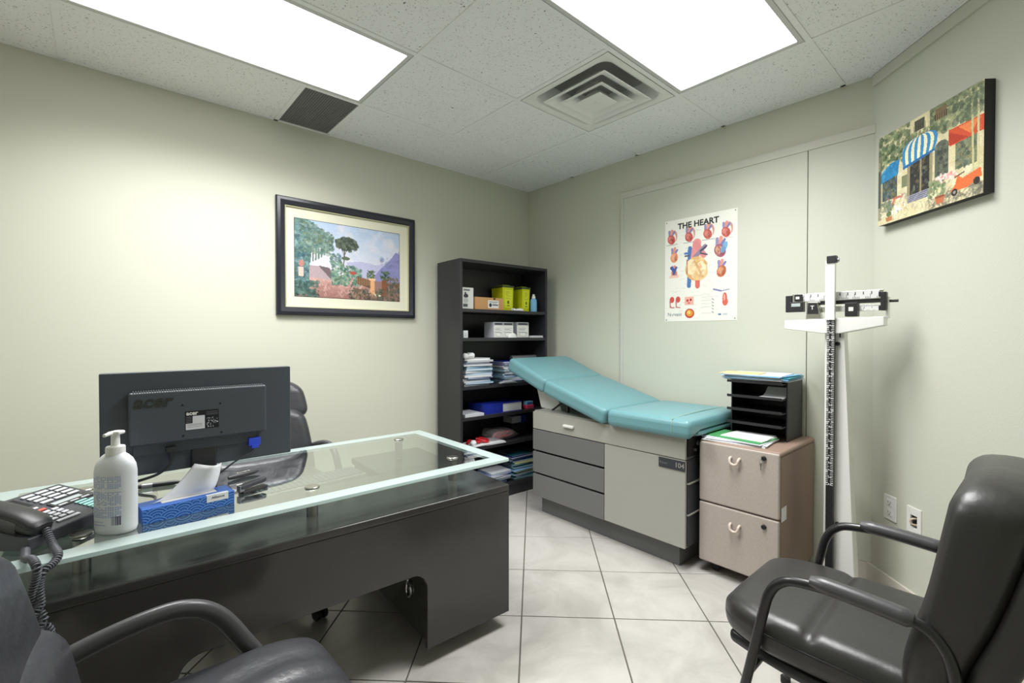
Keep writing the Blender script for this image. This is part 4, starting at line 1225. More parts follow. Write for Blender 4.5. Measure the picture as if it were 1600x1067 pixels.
# fulcrum bracket with a printed T
fa_ = [sp(1266, 472.5), sp(1282.5, 472.5), sp(1287.5, 498), sp(1263.5, 498)]
b = B(); prism(b, [(p.y, p.z) for p in fa_], -0.045, -0.01, bev=0.002, M=Matrix(((0, 0, 1, 0), (1, 0, 0, 0), (0, 1, 0, 0), (0, 0, 0, 1)))); bmesh.ops.recalc_face_normals(b, faces=b.faces[:])
fu = obj('fulcrum_bracket', b, M_STEEL, scl)
fb_ = [sp(1267.5, 474.5), sp(1281, 474.5), sp(1283.5, 491), sp(1266, 491)]
b = B(); prism(b, [(p.y, p.z) for p in fb_], -0.0465, -0.044, M=Matrix(((0, 0, 1, 0), (1, 0, 0, 0), (0, 1, 0, 0), (0, 0, 0, 1)))); bmesh.ops.recalc_face_normals(b, faces=b.faces[:])
fp = obj('face_plate', b, M_BLACKP, fu)
pm = sp(1274, 481.5); text_mesh('lettering', 'T', 0.026, M_WHITE, fp, frame_M((-0.0472, pm.y, pm.z), (0, -1, 0), (0, 0, 1)), bold=0.0004)
# height rod: black ruled rod and white sliding tube
ra, rb_ = sp(1293.5, 500, SX - 0.05), sp(1305, 500, SX - 0.05)
rod = bx('height_rod', M_BLACKP, scl, -0.062, -0.040, rb_.y, ra.y, 0.09, 1.31, bev=0.001)
P = Paint(14, 460, (34, 34, 36))
for k in range(92):
    yy = 0.37 + 0.63 * k / 92
    P.rect(0.02, yy, 0.30 if k % 5 else 0.42, yy + 0.0028, (214, 214, 212)); P.rect(0.62 if k % 2 else 0.55, yy, 0.98, yy + 0.0026, (208, 208, 206))
    if k % 4 == 0: P.rect(0.34, yy + 0.001, 0.52, yy + 0.0055, (220, 220, 218)); P.rect(0.60, yy + 0.001, 0.8, yy + 0.004, (220, 220, 218))
P.mesh('ruler_print', abs(ra.y - rb_.y), 1.21, M_VC, rod, frame_M((-0.0626, (ra.y + rb_.y) / 2, 0.70), (0, -1, 0), (0, 0, 1)))
ta, tb_ = sp(1290.5, 450, SX - 0.055), sp(1305.5, 450, SX - 0.055)
bx('sliding_tube', M_WENAMEL, scl, -0.068, -0.046, tb_.y, ta.y, 1.300, 1.570, bev=0.002)
hd = bx('headpiece', M_BLACKP, scl, -0.074, -0.042, tb_.y - 0.006, ta.y - 0.006, 1.560, 1.592, bev=0.002)
b = B(); cyl(b, (-0.058, tb_.y - 0.014, 1.572), (-0.058, tb_.y - 0.004, 1.572), 0.008, n=14); obj('headpiece_pivot', b, M_GREYMET, hd)
for v_ in (537, 818):
    p = sp(1309, v_, SX - 0.03); b = B(); cyl(b, (-0.04, p.y, p.z), (-0.018, p.y, p.z), 0.009, n=14, bev=0.002); obj('knob', b, M_BLACK, scl)
p = sp(1315, 523, SX); b = B(); cyl(b, (-0.02, p.y, p.z - 0.012), (-0.02, p.y, p.z + 0.01), 0.006, n=12); obj('stud', b, M_BLACK, scl)

# ================================================================== GUEST ARMCHAIR (tubular frame)
def guest_chair(label, loc, rz):
    t = thing('guest_armchair', label, 'chair', loc, rz)
    def seatd(p):
        x, y, z = p
        f = max(0.0, (y - 0.05) / 0.20)
        x *= 1 - 0.27 * f ** 2.6
        if z > 0:
            z += 0.012 * (1 - (2 * p.x / 0.5) ** 2) * (1 - (2 * y / 0.52) ** 4)
            z -= 0.010 * math.exp(-((y - 0.02) / 0.012) ** 2) * (p.z / 0.0525) ** 2
            z -= 0.012 * max(0, (y - 0.15) / 0.11) ** 2
        return Vector((x, y, z))
    b = B(); rbox(b, 0.485, 0.52, 0.105, 0.042, 5, 40, deform=seatd, M=Matrix.Translation((0, 0.005, 0.422)))
    seat = obj('seat', b, M_LEATHER, t, sharp=60)
    def under(p): return Vector((p.x * (1 - 0.22 * max(0, p.y / 0.25) ** 2), p.y, p.z))
    b = B(); rbox(b, 0.45, 0.48, 0.035, 0.015, 3, 6, deform=under, M=Matrix.Translation((0, 0.0, 0.352))); obj('seat_shell', b, M_BLACKP, t)
    # piping round the seat
    loop = []
    for i in range(60):
        a = 2 * PI * i / 60
        c_, s_ = math.cos(a), math.sin(a)
        n_ = 5.0
        x = 0.2435 * math.copysign(abs(c_) ** (2 / n_), c_); y = 0.261 * math.copysign(abs(s_) ** (2 / n_), s_)
        f = max(0.0, (y - 0.05) / 0.20); loop.append((x * (1 - 0.27 * f ** 2.6), y + 0.005, 0.434))
    b = B(); tube(b, loop, 0.003, 6, closed=True); obj('piping', b, M_TUBE, seat)
    # backrest: front cushion and shell, both leaning back
    def lean(y0, k=0.225, rnd=0.045, grow=0.0):
        def f(p):
            h = p.z + 0.27                       # 0 at the bottom .. 0.54 at the top
            fr_ = min(1, max(0, p.y / 0.05 + 0.5))
            z = p.z - rnd * max(0, h / 0.54) ** 3 * (abs(p.x) / 0.25) ** 3.0
            y = p.y + y0 - k * h + grow * fr_ * max(0, h) / 0.5
            y += 0.015 * math.exp(-((h - 0.13) / 0.1) ** 2)
            y -= 0.018 * (1 - (2 * p.x / 0.5) ** 2) * fr_
            return Vector((p.x * (1 + 0.02 * math.sin(h * 5)), y, z))
        return f
    b = B(); rbox(b, 0.50, 0.105, 0.54, 0.048, 5, 16, deform=lean(-0.203, grow=0.038), M=Matrix.Translation((0, 0, 0.398 + 0.27)))
    obj('backrest', b, M_LEATHER, t, sharp=60)
    b = B(); rbox(b, 0.505, 0.070, 0.55, 0.030, 4, 14, deform=lean(-0.277), M=Matrix.Translation((0, 0, 0.390 + 0.27)))
    obj('backrest_shell', b, M_LEATHER, t, sharp=60)
    for s in (-1, 1):
        x = s * 0.252
        path = [(x * 1.0, 0.225, 0.004), (x, 0.164, 0.285), (x, 0.122, 0.490), (x, 0.106, 0.555), (x, 0.080, 0.594), (x, 0.035, 0.613), (x, -0.09, 0.622), (x, -0.180, 0.616), (x, -0.222, 0.592), (x, -0.246, 0.53), (x, -0.255, 0.40), (x, -0.285, 0.004)]
        b = B(); tube(b, smooth_path(path, 6), 0.0125, 14); arm = obj('arm_frame', b, M_TUBE, t)
        b = B()
        pp = smooth_path([(x, 0.012, 0.627), (x, -0.09, 0.624), (x, -0.182, 0.618)], 8)
        tube(b, pp, [0.0135 + 0.0065 * min(1, i / 2, (len(pp) - 1 - i) / 0.9 if i > len(pp) - 2 else 9) for i in range(len(pp))], 16, flat=(0.95, 1.08)); obj('arm_pad', b, M_ARM, arm)
        for yy in (0.225, -0.285):
            b = B(); cyl(b, (x, yy, 0), (x, yy, 0.02), 0.016, n=14); obj('glide', b, M_BLACK, arm)
    for (yy, zz) in ((0.158, 0.318), (-0.262, 0.33)):
        b = B(); tube(b, [(-0.252, yy, zz), (0.252, yy, zz)], 0.010, 10); obj('cross_bar', b, M_TUBE, t)
    return t
guest_chair('black leather armchair with tubular arms facing the exam table', (-1.310, -2.66, 0), 0.0)

# ================================================================== SWIVEL CHAIRS
def swivel_chair(label, loc, rz, lift=0.0, star=0.0, headz=0.0, lh=0.0):
    t = thing('swivel_armchair', label, 'chair', loc, rz)
    def sd(p):
        x, y, z = p
        f = max(0.0, (y - 0.08) / 0.18); x *= 1 - 0.14 * f ** 2.2
        if z > 0:
            z += 0.012 * (1 - (2 * p.x / 0.53) ** 2) - 0.025 * max(0, (y - 0.12) / 0.14) ** 2
            z += 0.003 * math.sin(p.x * 70 + 2.0 * math.sin(p.y * 12)) * (1 - (2 * p.x / 0.53) ** 2)
        return Vector((x, y, z))
    b = B(); rbox(b, 0.535, 0.515, 0.13, 0.052, 5, 30, deform=sd, M=Matrix.Translation((0, 0.0, 0.425 + lift)))
    seat = obj('seat', b, M_LEATHER2, t, sharp=60)
    b = B(); rbox(b, 0.44, 0.44, 0.03, 0.013, 3, 4, M=Matrix.Translation((0, 0, 0.352 + lift))); obj('seat_pan', b, M_BLACKP, t)
    def bd(w_, h_, k, top):
        def f(p):
            h = p.z / h_ + 0.5
            y = p.y - k * p.z - 0.02 * (2 * p.x / w_) ** 2 * (-1)
            x = p.x * (1 - top * h ** 2)
            z = p.z - 0.04 * top / 0.15 * max(0, h) ** 3 * (2 * abs(p.x) / w_) ** 3
            return Vector((x, y, z))
        return f
    b = B(); rbox(b, 0.52, 0.14, 0.30 + lh, 0.062, 5, 12, deform=bd(0.52, 0.30 + lh, 0.18, 0.03 + lh * 1.2), M=Matrix.Translation((0, -0.275 - lh * 0.1, 0.56 + lift + lh / 2))); obj('lumbar_cushion', b, M_LEATHER2, t, sharp=60)
    b = B(); rbox(b, 0.50, 0.125, 0.27 + headz, 0.058, 5, 12, deform=bd(0.50, 0.27, 0.20, 0.17), M=Matrix.Translation((0, -0.335 - lh * 0.1, 0.765 + lift + lh + headz / 2))); obj('upper_cushion', b, M_LEATHER2, t, sharp=60)
    b = B(); rbox(b, 0.46, 0.04, 0.48, 0.018, 3, 10, deform=bd(0.46, 0.48, 0.20, 0.10), M=Matrix.Translation((0, -0.372, 0.66 + lift))); obj('back_shell', b, M_BLACKP, t)
    for s in (-1, 1):
        x = s * 0.275
        path = [(x * 0.80, 0.10, 0.352 + lift), (x * 1.0, 0.135, 0.40 + lift), (x, 0.085, 0.50 + lift), (x, 0.035, 0.578 + lift), (x, -0.02, 0.615 + lift), (x, -0.09, 0.620 + lift), (x, -0.20, 0.600 + lift), (x * 0.95, -0.31, 0.565 + lift)]
        b = B(); tube(b, smooth_path(path, 6), 0.0185, 14, flat=(0.9, 1.15)); obj('arm', b, M_ARM, t)
    b = B(); cyl(b, (0, 0, 0.09), (0, 0, 0.20 + lift * 0.5), 0.028, n=18); cyl(b, (0, 0, 0.19), (0, 0, 0.345 + lift), 0.018, n=16); obj('gas_column', b, M_BLACKP, t)
    for k in range(5):
        a = star - rz + 2 * PI * k / 5
        c_, s_ = math.cos(a), math.sin(a)
        b = B(); tube(b, [(0.02 * c_, 0.02 * s_, 0.115), (0.18 * c_, 0.18 * s_, 0.098), (0.335 * c_, 0.335 * s_, 0.076)], [0.026, 0.022, 0.016], 10); leg = obj('base_leg', b, M_BLACKP, t)
        b = B()
        for o_ in (-0.016, 0.016):
            ax = Vector((-s_, c_, 0)) * o_
            cc = Vector((0.335 * c_, 0.335 * s_, 0.026)) + ax
            cyl(b, cc - Vector((-s_, c_, 0)) * 0.009, cc + Vector((-s_, c_, 0)) * 0.009, 0.026, n=18, bev=0.003)
        cyl(b, (0.335 * c_, 0.335 * s_, 0.026), (0.335 * c_, 0.335 * s_, 0.07), 0.007, n=10)
        rbox(b, 0.05, 0.05, 0.022, 0.01, 3, 3, M=Matrix.Translation((0.335 * c_, 0.335 * s_, 0.056)))
        obj('caster', b, M_BLACK, leg)
    return t
swivel_chair('black leather chair with thick loop arms in front of the desk', (-2.70, -2.025, 0), -PI / 2)
swivel_chair('black leather executive chair behind the desk and monitor', (-2.255, -0.64, 0), PI, lift=0.04, star=math.atan2(-0.346, 0.10), headz=-0.06, lh=0.11)

#==DESK ITEMS==
# ================================================================== MONITOR
my = -1.245
mon = thing('computer_monitor', 'black flat screen monitor seen from behind on the glass desk', 'monitor', (-2.60, my + 0.02, ZG))
mo = Vector((-2.60, my + 0.02, 0))
TILT = math.radians(0)
def mp(u, v, y=my): return atplane(u, v, (0, y, 0), (0, 1, 0)) - mo
a, c = mp(154, 582), mp(455, 707)
mx0, mx1 = -2.868 - mo.x, -2.357 - mo.x
mz0, mz1 = 0.812, 1.120
hs = bx('housing', M_MON, mon, mx0, mx1, my - mo.y, my + 0.032 - mo.y, mz0, mz1, bev=0.004)
bx('screen', mat('screen_dark', srgb(20, 22, 26), 0.15), mon, mx0 + 0.016, mx1 - 0.016, my + 0.0325 - mo.y, my + 0.0335 - mo.y, mz0 + 0.018, mz1 - 0.016)
p0, p1 = mp(200, 615, my - 0.03), mp(417, 681, my - 0.03)
bz0, bz1 = 0.905, mp(200, 615, my - 0.03).z
blg = bx('rear_bulge', M_MON, mon, p0.x, p1.x, my - 0.030 - mo.y, my + 0.001 - mo.y, bz0, bz1, bev=0.007, seg=3)
b = B()
nsl = 58
for k in range(nsl):
    x_ = p0.x + 0.012 + (p1.x - p0.x - 0.024) * k / (nsl - 1)
    box(b, x_ - 0.0013, x_ + 0.0013, my - 0.027 - mo.y, my - 0.002 - mo.y, bz1 - 0.002, bz1 + 0.0035)
obj('vent_ribs', b, M_GREYMET, blg)['kind'] = 'stuff'
b = B(); box(b, p0.x + 0.01, p1.x - 0.03, my - 0.010 - mo.y, my + 0.001 - mo.y, bz0 - 0.034, bz0 + 0.004, bev=0.003); obj('port_ledge', b, M_MON, mon)
pl_ = mp(238, 626, my - 0.03)
def rearM(x, z, y=my - 0.0305 - mo.y): return frame_M((x, y, z), (1, 0, 0), (0, 0, 1))
text_mesh('logo', 'acer', 0.052, mat('logo_gloss', srgb(20, 21, 24), 0.12, spec=0.8), mon, rearM(pl_.x, pl_.z - 0.004), ext=0.0012, shear=0.25, bold=0.0011)
q0, q1 = mp(289, 643, my - 0.03), mp(342, 667, my - 0.03)
P = Paint(106, 48, (30, 31, 34))
P.rect(0.22, 0.36, 0.58, 0.72, (214, 216, 220)); P.rect(0.02, 0.02, 0.58, 0.36, (214, 216, 220))
for k in range(3): P.rect(0.06, 0.30 - k * 0.08, 0.5, 0.32 - k * 0.08, (120, 122, 126))
for k in range(4): P.rect(0.03, 0.66 - k * 0.08, 0.19, 0.68 - k * 0.08, (130, 132, 136))
P.dabs(40, 0.64, 0.08, 0.98, 0.62, [(190, 192, 196), (160, 162, 166), (40, 41, 44)], 0.022, 0.9)
for k in range(3): P.rect(0.62, 0.72 + k * 0.08, 0.97, 0.74 + k * 0.08, (110, 112, 116))
lab = P.mesh('rating_label', q1.x - q0.x, q0.z - q1.z, M_VC, mon, rearM((q0.x + q1.x) / 2, (q0.z + q1.z) / 2))
text_mesh('lettering', 'acer', 0.017, M_WHITE, mon, rearM(q0.x + 0.018, q0.z - 0.007, my - 0.0312 - mo.y), bold=0.0006)
for (u, v) in ((285, 633), (344, 630), (286, 681), (346, 675)):
    p = mp(u, v, my - 0.03); b = B(); cyl(b, (p.x, my - 0.0308 - mo.y, p.z), (p.x, my - 0.0295 - mo.y, p.z), 0.0035, n=12); obj('screw', b, M_BLACK, mon)
# neck, base
n0, n1 = mp(298, 697), mp(338, 697)
neck = bx('neck', M_BLACKP, mon, n0.x, n1.x, my - 0.012 - mo.y, my + 0.006 - mo.y, 0.706, mp(318, 700, my - 0.02).z, bev=0.006, seg=3)
b = B(); lathe(b, [(0.0, 0.0), (0.086, 0.0), (0.089, 0.004), (0.083, 0.012), (0.045, 0.02), (0.0, 0.022)], 40, sx=1.0, sy=0.70, M=Matrix.Translation(((n0.x + n1.x) / 2, 0.052, ZG)))
obj('base', b, M_BLACKP, mon)
# plugs and cables
p = mp(267, 703, my - 0.012)
b = B(); box(b, p.x - 0.013, p.x + 0.013, my - 0.03 - mo.y, my - 0.008 - mo.y, p.z - 0.004, p.z + 0.012, bev=0.003); cyl(b, (p.x, my - 0.019 - mo.y, p.z - 0.03), (p.x, my - 0.019 - mo.y, p.z), 0.005, 0.009, n=12); obj('power_plug', b, M_BLACKP, mon)
def mw(x, y, z): return (x - mo.x, y - mo.y, z)
b = B(); tube(b, smooth_path([(p.x, my - 0.019 - mo.y, p.z - 0.028), (p.x - 0.006, my - 0.022 - mo.y, p.z - 0.045), (p.x - 0.035, my - 0.022 - mo.y, p.z - 0.066), (p.x - 0.08, my - 0.012 - mo.y, 0.800), mw(-2.805, -1.20, 0.782), mw(-2.825, -1.09, 0.740), mw(-2.822, -0.98, ZG + 0.006), mw(-2.82, -0.85, ZG + 0.0045), mw(-2.82, -0.72, ZG + 0.0045), mw(-2.82, -0.698, ZG + 0.0045), mw(-2.82, -0.690, ZG - 0.004), mw(-2.82, -0.689, ZG - 0.02), mw(-2.82, -0.689, 0.62)], 8), 0.0042, 10); obj('power_cable', b, M_BLACKP, mon)
p = mp(397, 690, my - 0.012)
b = B(); box(b, p.x - 0.018, p.x + 0.018, my - 0.022 - mo.y, my + 0.001 - mo.y, p.z - 0.012, p.z + 0.015, bev=0.003); box(b, p.x - 0.011, p.x + 0.011, my - 0.026 - mo.y, my - 0.004 - mo.y, p.z - 0.02, p.z - 0.006, bev=0.003); obj('video_plug', b, M_BLUEPLUG, mon)
b = B(); tube(b, smooth_path([(p.x, my - 0.014 - mo.y, p.z - 0.018), (p.x - 0.015, my - 0.018 - mo.y, p.z - 0.034), (p.x - 0.06, my - 0.024 - mo.y, p.z - 0.055), (p.x - 0.13, my - 0.020 - mo.y, ZG + 0.068), (p.x - 0.20, my - 0.004 - mo.y, ZG + 0.046), (p.x - 0.26, my + 0.05 - mo.y, ZG + 0.016), mw(-2.735, -1.10, ZG + 0.0031), mw(-2.775, -1.02, ZG + 0.0031), mw(-2.795, -0.85, ZG + 0.0031), mw(-2.80, -0.72, ZG + 0.0031), mw(-2.80, -0.698, ZG + 0.0033), mw(-2.80, -0.692, ZG - 0.003), mw(-2.80, -0.691, ZG - 0.02), mw(-2.80, -0.691, 0.62)], 8), 0.0028, 10); obj('video_cable', b, M_DKGREY, mon)

for ch in mon.children:
    ch.location.z -= ZG

# ================================================================== SANITIZER BOTTLE
bp_ = atz(182, 829.5, ZG)
bt = thing('sanitizer_bottle', 'large white hand sanitizer bottle with pump and blue print', 'bottle', (bp_.x, bp_.y, ZG), math.radians(-41.6))
prof = [(0.0, 0.0), (0.046, 0.0), (0.053, 0.005), (0.056, 0.015), (0.0565, 0.09), (0.056, 0.165), (0.053, 0.182), (0.045, 0.197), (0.034, 0.207), (0.026, 0.212), (0.022, 0.214)]
b = B(); lathe(b, [(r * 0.93, z) for r, z in prof], 48, sy=0.66); obj('bottle_body', b, M_BOTTLE, bt, sharp=60)
b = B(); lathe(b, [(0.0215, 0.209), (0.0215, 0.228), (0.020, 0.231), (0.012, 0.232), (0.0098, 0.236), (0.0095, 0.262), (0.010, 0.264)], 24); obj('pump_collar', b, M_WHITE, bt)
b = B(); rbox(b, 0.036, 0.024, 0.010, 0.0045, 4, 4, deform=lambda p: p + Vector((0, 0, -0.004 * (p.x / 0.018) ** 2 * (p.x < 0))), M=Matrix.Translation((0.001, 0, 0.268))); tube(b, [(0.0, -0.008, 0.268), (0.0, -0.035, 0.266)], 0.0045, 10); obj('pump_head', b, M_WHITE, bt)
P = Paint(96, 150, (222, 226, 230))
for k in range(30):
    if k in (9, 10, 21): continue
    for s_ in range(14):
        if RNG.random() < 0.86: P.rect(0.04 + s_ * 0.066, 0.965 - k * 0.027, 0.04 + s_ * 0.066 + 0.052, 0.978 - k * 0.027, (120, 140, 200), 0.85)
for k in range(13): P.rect(0.68 + k * 0.021, 0.03, 0.68 + k * 0.021 + (0.012 if k % 3 else 0.007), 0.20, (84, 84, 110), 0.9)
P.rect(0.05, 0.02, 0.5, 0.05, (150, 164, 204), 0.6); P.rect(0.05, 0.08, 0.45, 0.10, (150, 164, 204), 0.6)
def bottle_surf(x, z):
    th = x / 0.0572
    return Vector((0.0572 * math.sin(th), -0.0572 * 0.66 * math.cos(th) - 0.0, z))
P.mesh('printed_label', 0.094, 0.135, M_VCG, bt, Matrix.Translation((0.0, 0, 0.092)) , surf=lambda x, y: Vector((0.0531 * math.sin(x / 0.0571), -0.0531 * 0.66 * math.cos(x / 0.0571), y)))

# ================================================================== TISSUE BOX
tb0 = atz(222, 822, ZG); tb1 = atz(366, 787, ZG)
tang_ = math.atan2(tb1.y - tb0.y, tb1.x - tb0.x); TL = (tb1 - tb0).length; TD, TH = 0.080, 0.043
tx = thing('tissue_box', 'blue wave-patterned tissue box with a tissue pulled up', 'tissue box', (tb0.x, tb0.y, ZG), tang_)
bx('carton', M_BLUEBOX, tx, 0, TL, 0, TD, 0, TH, bev=0.001, seg=1)
def waves(wpx, hpx, W_, H_):
    P = Paint(wpx, hpx, (26, 74, 158))
    R_ = 0.032
    X_ = P.X * W_; Y_ = P.Y * H_
    val = np.zeros_like(X_)
    for r_ in range(int(H_ / (R_ * 0.42)) + 3, -3, -1):
        cy = r_ * R_ * 0.42
        off = (r_ % 2) * R_
        cx = np.round((X_ - off) / (2 * R_)) * 2 * R_ + off
        d = np.hypot(X_ - cx, Y_ - cy + R_ * 0.0)
        m_ = (d < R_) & (Y_ >= cy - R_ * 1.2)
        ring = ((d / R_ * 4.2) % 1.0) > 0.52
        val = np.where(m_, ring, val)
    P.mask(val > 0.5, (92, 146, 214))
    return P
waves(230, 48, TL, TH).mesh('front_print', TL - 0.003, TH - 0.003, M_VC, tx, frame_M((TL / 2, -0.0008, TH / 2), (1, 0, 0), (0, 0, 1)))
waves(60, 30, TD, TH).mesh('end_print', TD - 0.003, TH - 0.003, M_VC, tx, frame_M((TL + 0.0008, TD / 2, TH / 2), (0, 1, 0), (0, 0, 1)))
# brand flap folded over the front edge
fl0 = 0.155
b = B(); box(b, fl0, fl0 + 0.058, -0.0020, -0.0012, TH - 0.020, TH + 0.0005); fl_ = obj('brand_label', b, M_PAPER, tx)
bx('brand_label', M_PAPER, fl_, fl0, fl0 + 0.058, -0.0020, 0.010, TH + 0.0002, TH + 0.001)
text_mesh('lettering', 'Alliance', 0.011, M_INK, fl_, frame_M((fl0 + 0.03, -0.0024, TH - 0.008), (1, 0, 0), (0, 0, 1)), ext=0.0002)
bx('slot', M_WHITE, tx, 0.05, TL - 0.04, TD / 2 - 0.014, TD / 2 + 0.014, TH, TH + 0.0012)
# the tissue: a folded sheet pulled to the upper right
b = B()
NU, NV = 16, 12
grid = []
TXM = Matrix.Translation((tb0.x, tb0.y, ZG)) @ Matrix.Rotation(tang_, 4, 'Z'); TXI = TXM.inverted()
tq = [TXI @ atplane(u, v, TXM @ Vector((0, TD / 2, 0)), TXM.to_3x3() @ Vector((0, 1, 0))) for u, v in ((236, 781), (327, 758), (306, 726), (348, 724))]
for i in range(NU + 1):
    row = []
    s_ = i / NU
    for j in range(NV + 1):
        h_ = j / NV
        p = (tq[0] * (1 - s_) + tq[1] * s_) * (1 - h_) + (tq[2] * (1 - s_) + tq[3] * s_) * h_
        p.z = TH + 0.0008 + (p.z - TH) * (h_ if h_ < 0.999 else 1) ** 0.9 if j else TH + 0.0008
        p.x += 0.010 * h_ * (1 - h_) * (1 if s_ > 0.5 else -1) * abs(s_ - 0.5) * 2
        p.y = TD / 2 + 0.012 * math.sin(s_ * 5 + h_ * 2) * (0.3 + h_) - 0.018 * h_ * math.sin(s_ * PI)
        row.append(p)
    grid.append(row)
for off in (0.0, 0.010):
    vs = [[b.verts.new(p + Vector((0.002 * off / 0.01, off * (0.3 + 0.9 * (j / NV)), -0.004 * off / 0.01))) for j, p in enumerate(r_)] for r_ in grid]
    for i in range(NU):
        for j in range(NV): b.faces.new((vs[i][j], vs[i + 1][j], vs[i + 1][j + 1], vs[i][j + 1]))
to = obj('tissue', b, M_TISSUE, tx, sharp=80)
md = to.modifiers.new('thickness', 'SOLIDIFY'); md.thickness = 0.0012

# pens and stapler beside the tissue box
p0 = atz(356, 752, ZG); p1 = atz(406, 739, ZG)
pn = thing('ballpoint_pen', 'black and silver pen lying on the glass beside the tissue box', 'pen', ((p0.x + p1.x) / 2, (p0.y + p1.y) / 2, ZG), math.atan2(p1.y - p0.y, p1.x - p0.x))
L_ = (p1 - p0).length
b = B(); lathe(b, [(0.0, -L_ / 2), (0.006, -L_ / 2 + 0.002), (0.0095, -L_ / 2 + 0.03), (0.010, 0.0), (0.008, L_ * 0.3), (0.001, L_ / 2)], 16, M=Matrix.Translation((0, 0, 0.0105)) @ Matrix.Rotation(PI / 2, 4, 'Y')); obj('barrel', b, M_BLACKP, pn)
b = B(); rbox(b, 0.05, 0.004, 0.002, 0.0009, 2, 2, M=Matrix.Translation((-0.005, 0, 0.0215))); obj('clip', b, M_CHROME, pn)
p0 = atz(396, 766, ZG)
stp = thing('stapler', 'small black stapler on the glass behind the tissue box', 'stapler', (p0.x, p0.y, ZG), math.radians(20))
b = B(); rbox(b, 0.09, 0.03, 0.010, 0.004, 3, 4, M=Matrix.Translation((0, 0, 0.005))); obj('stapler_base', b, M_BLACKP, stp)
b = B(); rbox(b, 0.095, 0.024, 0.018, 0.008, 3, 6, M=Matrix.Translation((-0.004, 0, 0.026)) @ Matrix.Rotation(math.radians(-5), 4, 'Y')); obj('stapler_arm', b, M_DKGREY, stp)
b = B(); box(b, -0.052, -0.036, -0.010, 0.010, 0.008, 0.030, bev=0.002); obj('hinge', b, M_GREYMET, stp)
p0 = atz(233, 763, ZG)
pn2 = thing('marker_pen', 'black marker lying behind the sanitizer bottle', 'pen', (p0.x + 0.03, p0.y + 0.0, ZG), math.radians(-12))
b = B(); lathe(b, [(0.0, -0.065), (0.007, -0.064), (0.008, -0.05), (0.008, 0.04), (0.004, 0.06), (0.0, 0.066)], 14, M=Matrix.Translation((0, 0, 0.008)) @ Matrix.Rotation(PI / 2, 4, 'Y')); obj('barrel', b, M_BLACKP, pn2)
b = B(); lathe(b, [(0.0086, -0.05), (0.0086, -0.02)], 14, M=Matrix.Translation((0, 0, 0.008)) @ Matrix.Rotation(PI / 2, 4, 'Y')); obj('cap_band', b, M_GREYMET, pn2)

# ================================================================== TELEPHONE
PN = atz(44.6, 866, ZG)
PA = math.radians(46)
ph = thing('desk_telephone', 'dark grey office telephone with corded handset at the end of the desk', 'telephone', (PN.x, PN.y, ZG), PA)
PW, PD = 0.275, 0.215
slope = 0.046 / PD
def pz(y): return 0.036 + slope * y
b = B(); prism(b, [(0, 0.004), (PD, 0.004), (PD, pz(PD)), (0.0, pz(0))], 0.0, PW, bev=0.005, M=Matrix(((0, 0, 1, 0), (1, 0, 0, 0), (0, 1, 0, 0), (0, 0, 0, 1))))
bmesh.ops.recalc_face_normals(b, faces=b.faces[:])
obj('phone_body', b, M_DKGREY, ph)
PT_M = Matrix.Translation((0, 0, 0.036)) @ Matrix.Rotation(math.atan(slope), 4, 'X')
def pbx(name, m, par, x0, x1, y0, y1, z0, z1, bev=0.0, seg=2):
    b = B(); box(b, x0, x1, y0, y1, z0, z1, bev=bev, seg=seg); bmesh.ops.transform(b, matrix=PT_M, verts=b.verts[:]); return obj(name, b, m, par)
for r_ in range(4):
    for c_ in range(3):
        pbx('memory_key', M_KEYW, ph, 0.150 + c_ * 0.037, 0.150 + c_ * 0.037 + 0.031, 0.132 + r_ * 0.019, 0.132 + r_ * 0.019 + 0.011, 0, 0.0045, bev=0.001, seg=1)
b = B()
for k in range(9):
    box(b, 0.085, 0.138, 0.146 + k * 0.0068, 0.146 + k * 0.0068 + 0.0035, -0.001, 0.0012)
bmesh.ops.transform(b, matrix=PT_M, verts=b.verts[:]); obj('speaker_grille', b, M_BLACK, ph)
dsp = pbx('display_bezel', M_BLACKP, ph, 0.150, 0.255, 0.088, 0.122, -0.001, 0.003, bev=0.001)
pbx('display', M_LCD, dsp, 0.156, 0.236, 0.103, 0.118, 0.002, 0.0042)
for k in range(3): pbx('soft_key', M_KEYW, ph, 0.158 + k * 0.032, 0.158 + k * 0.032 + 0.024, 0.0915, 0.0965, 0, 0.005, bev=0.0008, seg=1)
for k in range(5): pbx('line_key', M_KEYG, ph, 0.190, 0.224, 0.024 + k * 0.0128, 0.024 + k * 0.0128 + 0.008, 0, 0.0045, bev=0.001, seg=1)
for k in range(3): pbx('line_label', M_KEYG, ph, 0.230, 0.262, 0.036 + k * 0.016, 0.046 + k * 0.016, 0, 0.0012)
pbx('release_key', M_KEYW, ph, 0.098, 0.128, 0.118, 0.126, 0, 0.0045, bev=0.001, seg=1)
pbx('hold_key', M_KEYR, ph, 0.102, 0.132, 0.100, 0.109, 0, 0.0045, bev=0.001, seg=1)
for r_ in range(4):
    for c_ in range(3):
        pbx('dial_key', M_KEYW, ph, 0.090 + c_ * 0.0215, 0.090 + c_ * 0.0215 + 0.016, 0.037 + r_ * 0.0150, 0.037 + r_ * 0.0150 + 0.0095, 0, 0.0045, bev=0.001, seg=1)
pbx('volume_bar', M_KEYW, ph, 0.090, 0.150, 0.020, 0.029, 0, 0.0045, bev=0.001, seg=1)
b = B()
hpts = smooth_path([(0.036, 0.002, 0.052), (0.036, 0.022, 0.066), (0.036, 0.055, 0.080), (0.036, 0.11, 0.094), (0.036, 0.165, 0.102), (0.036, 0.198, 0.098), (0.036, 0.216, 0.090)], 6)
nh = len(hpts)
tube(b, hpts, [0.021 * (0.72 + 0.28 * min(1, (i + 1) / 4, (nh - i) / 4)) for i in range(nh)], 18, flat=(0.62, 1.45))
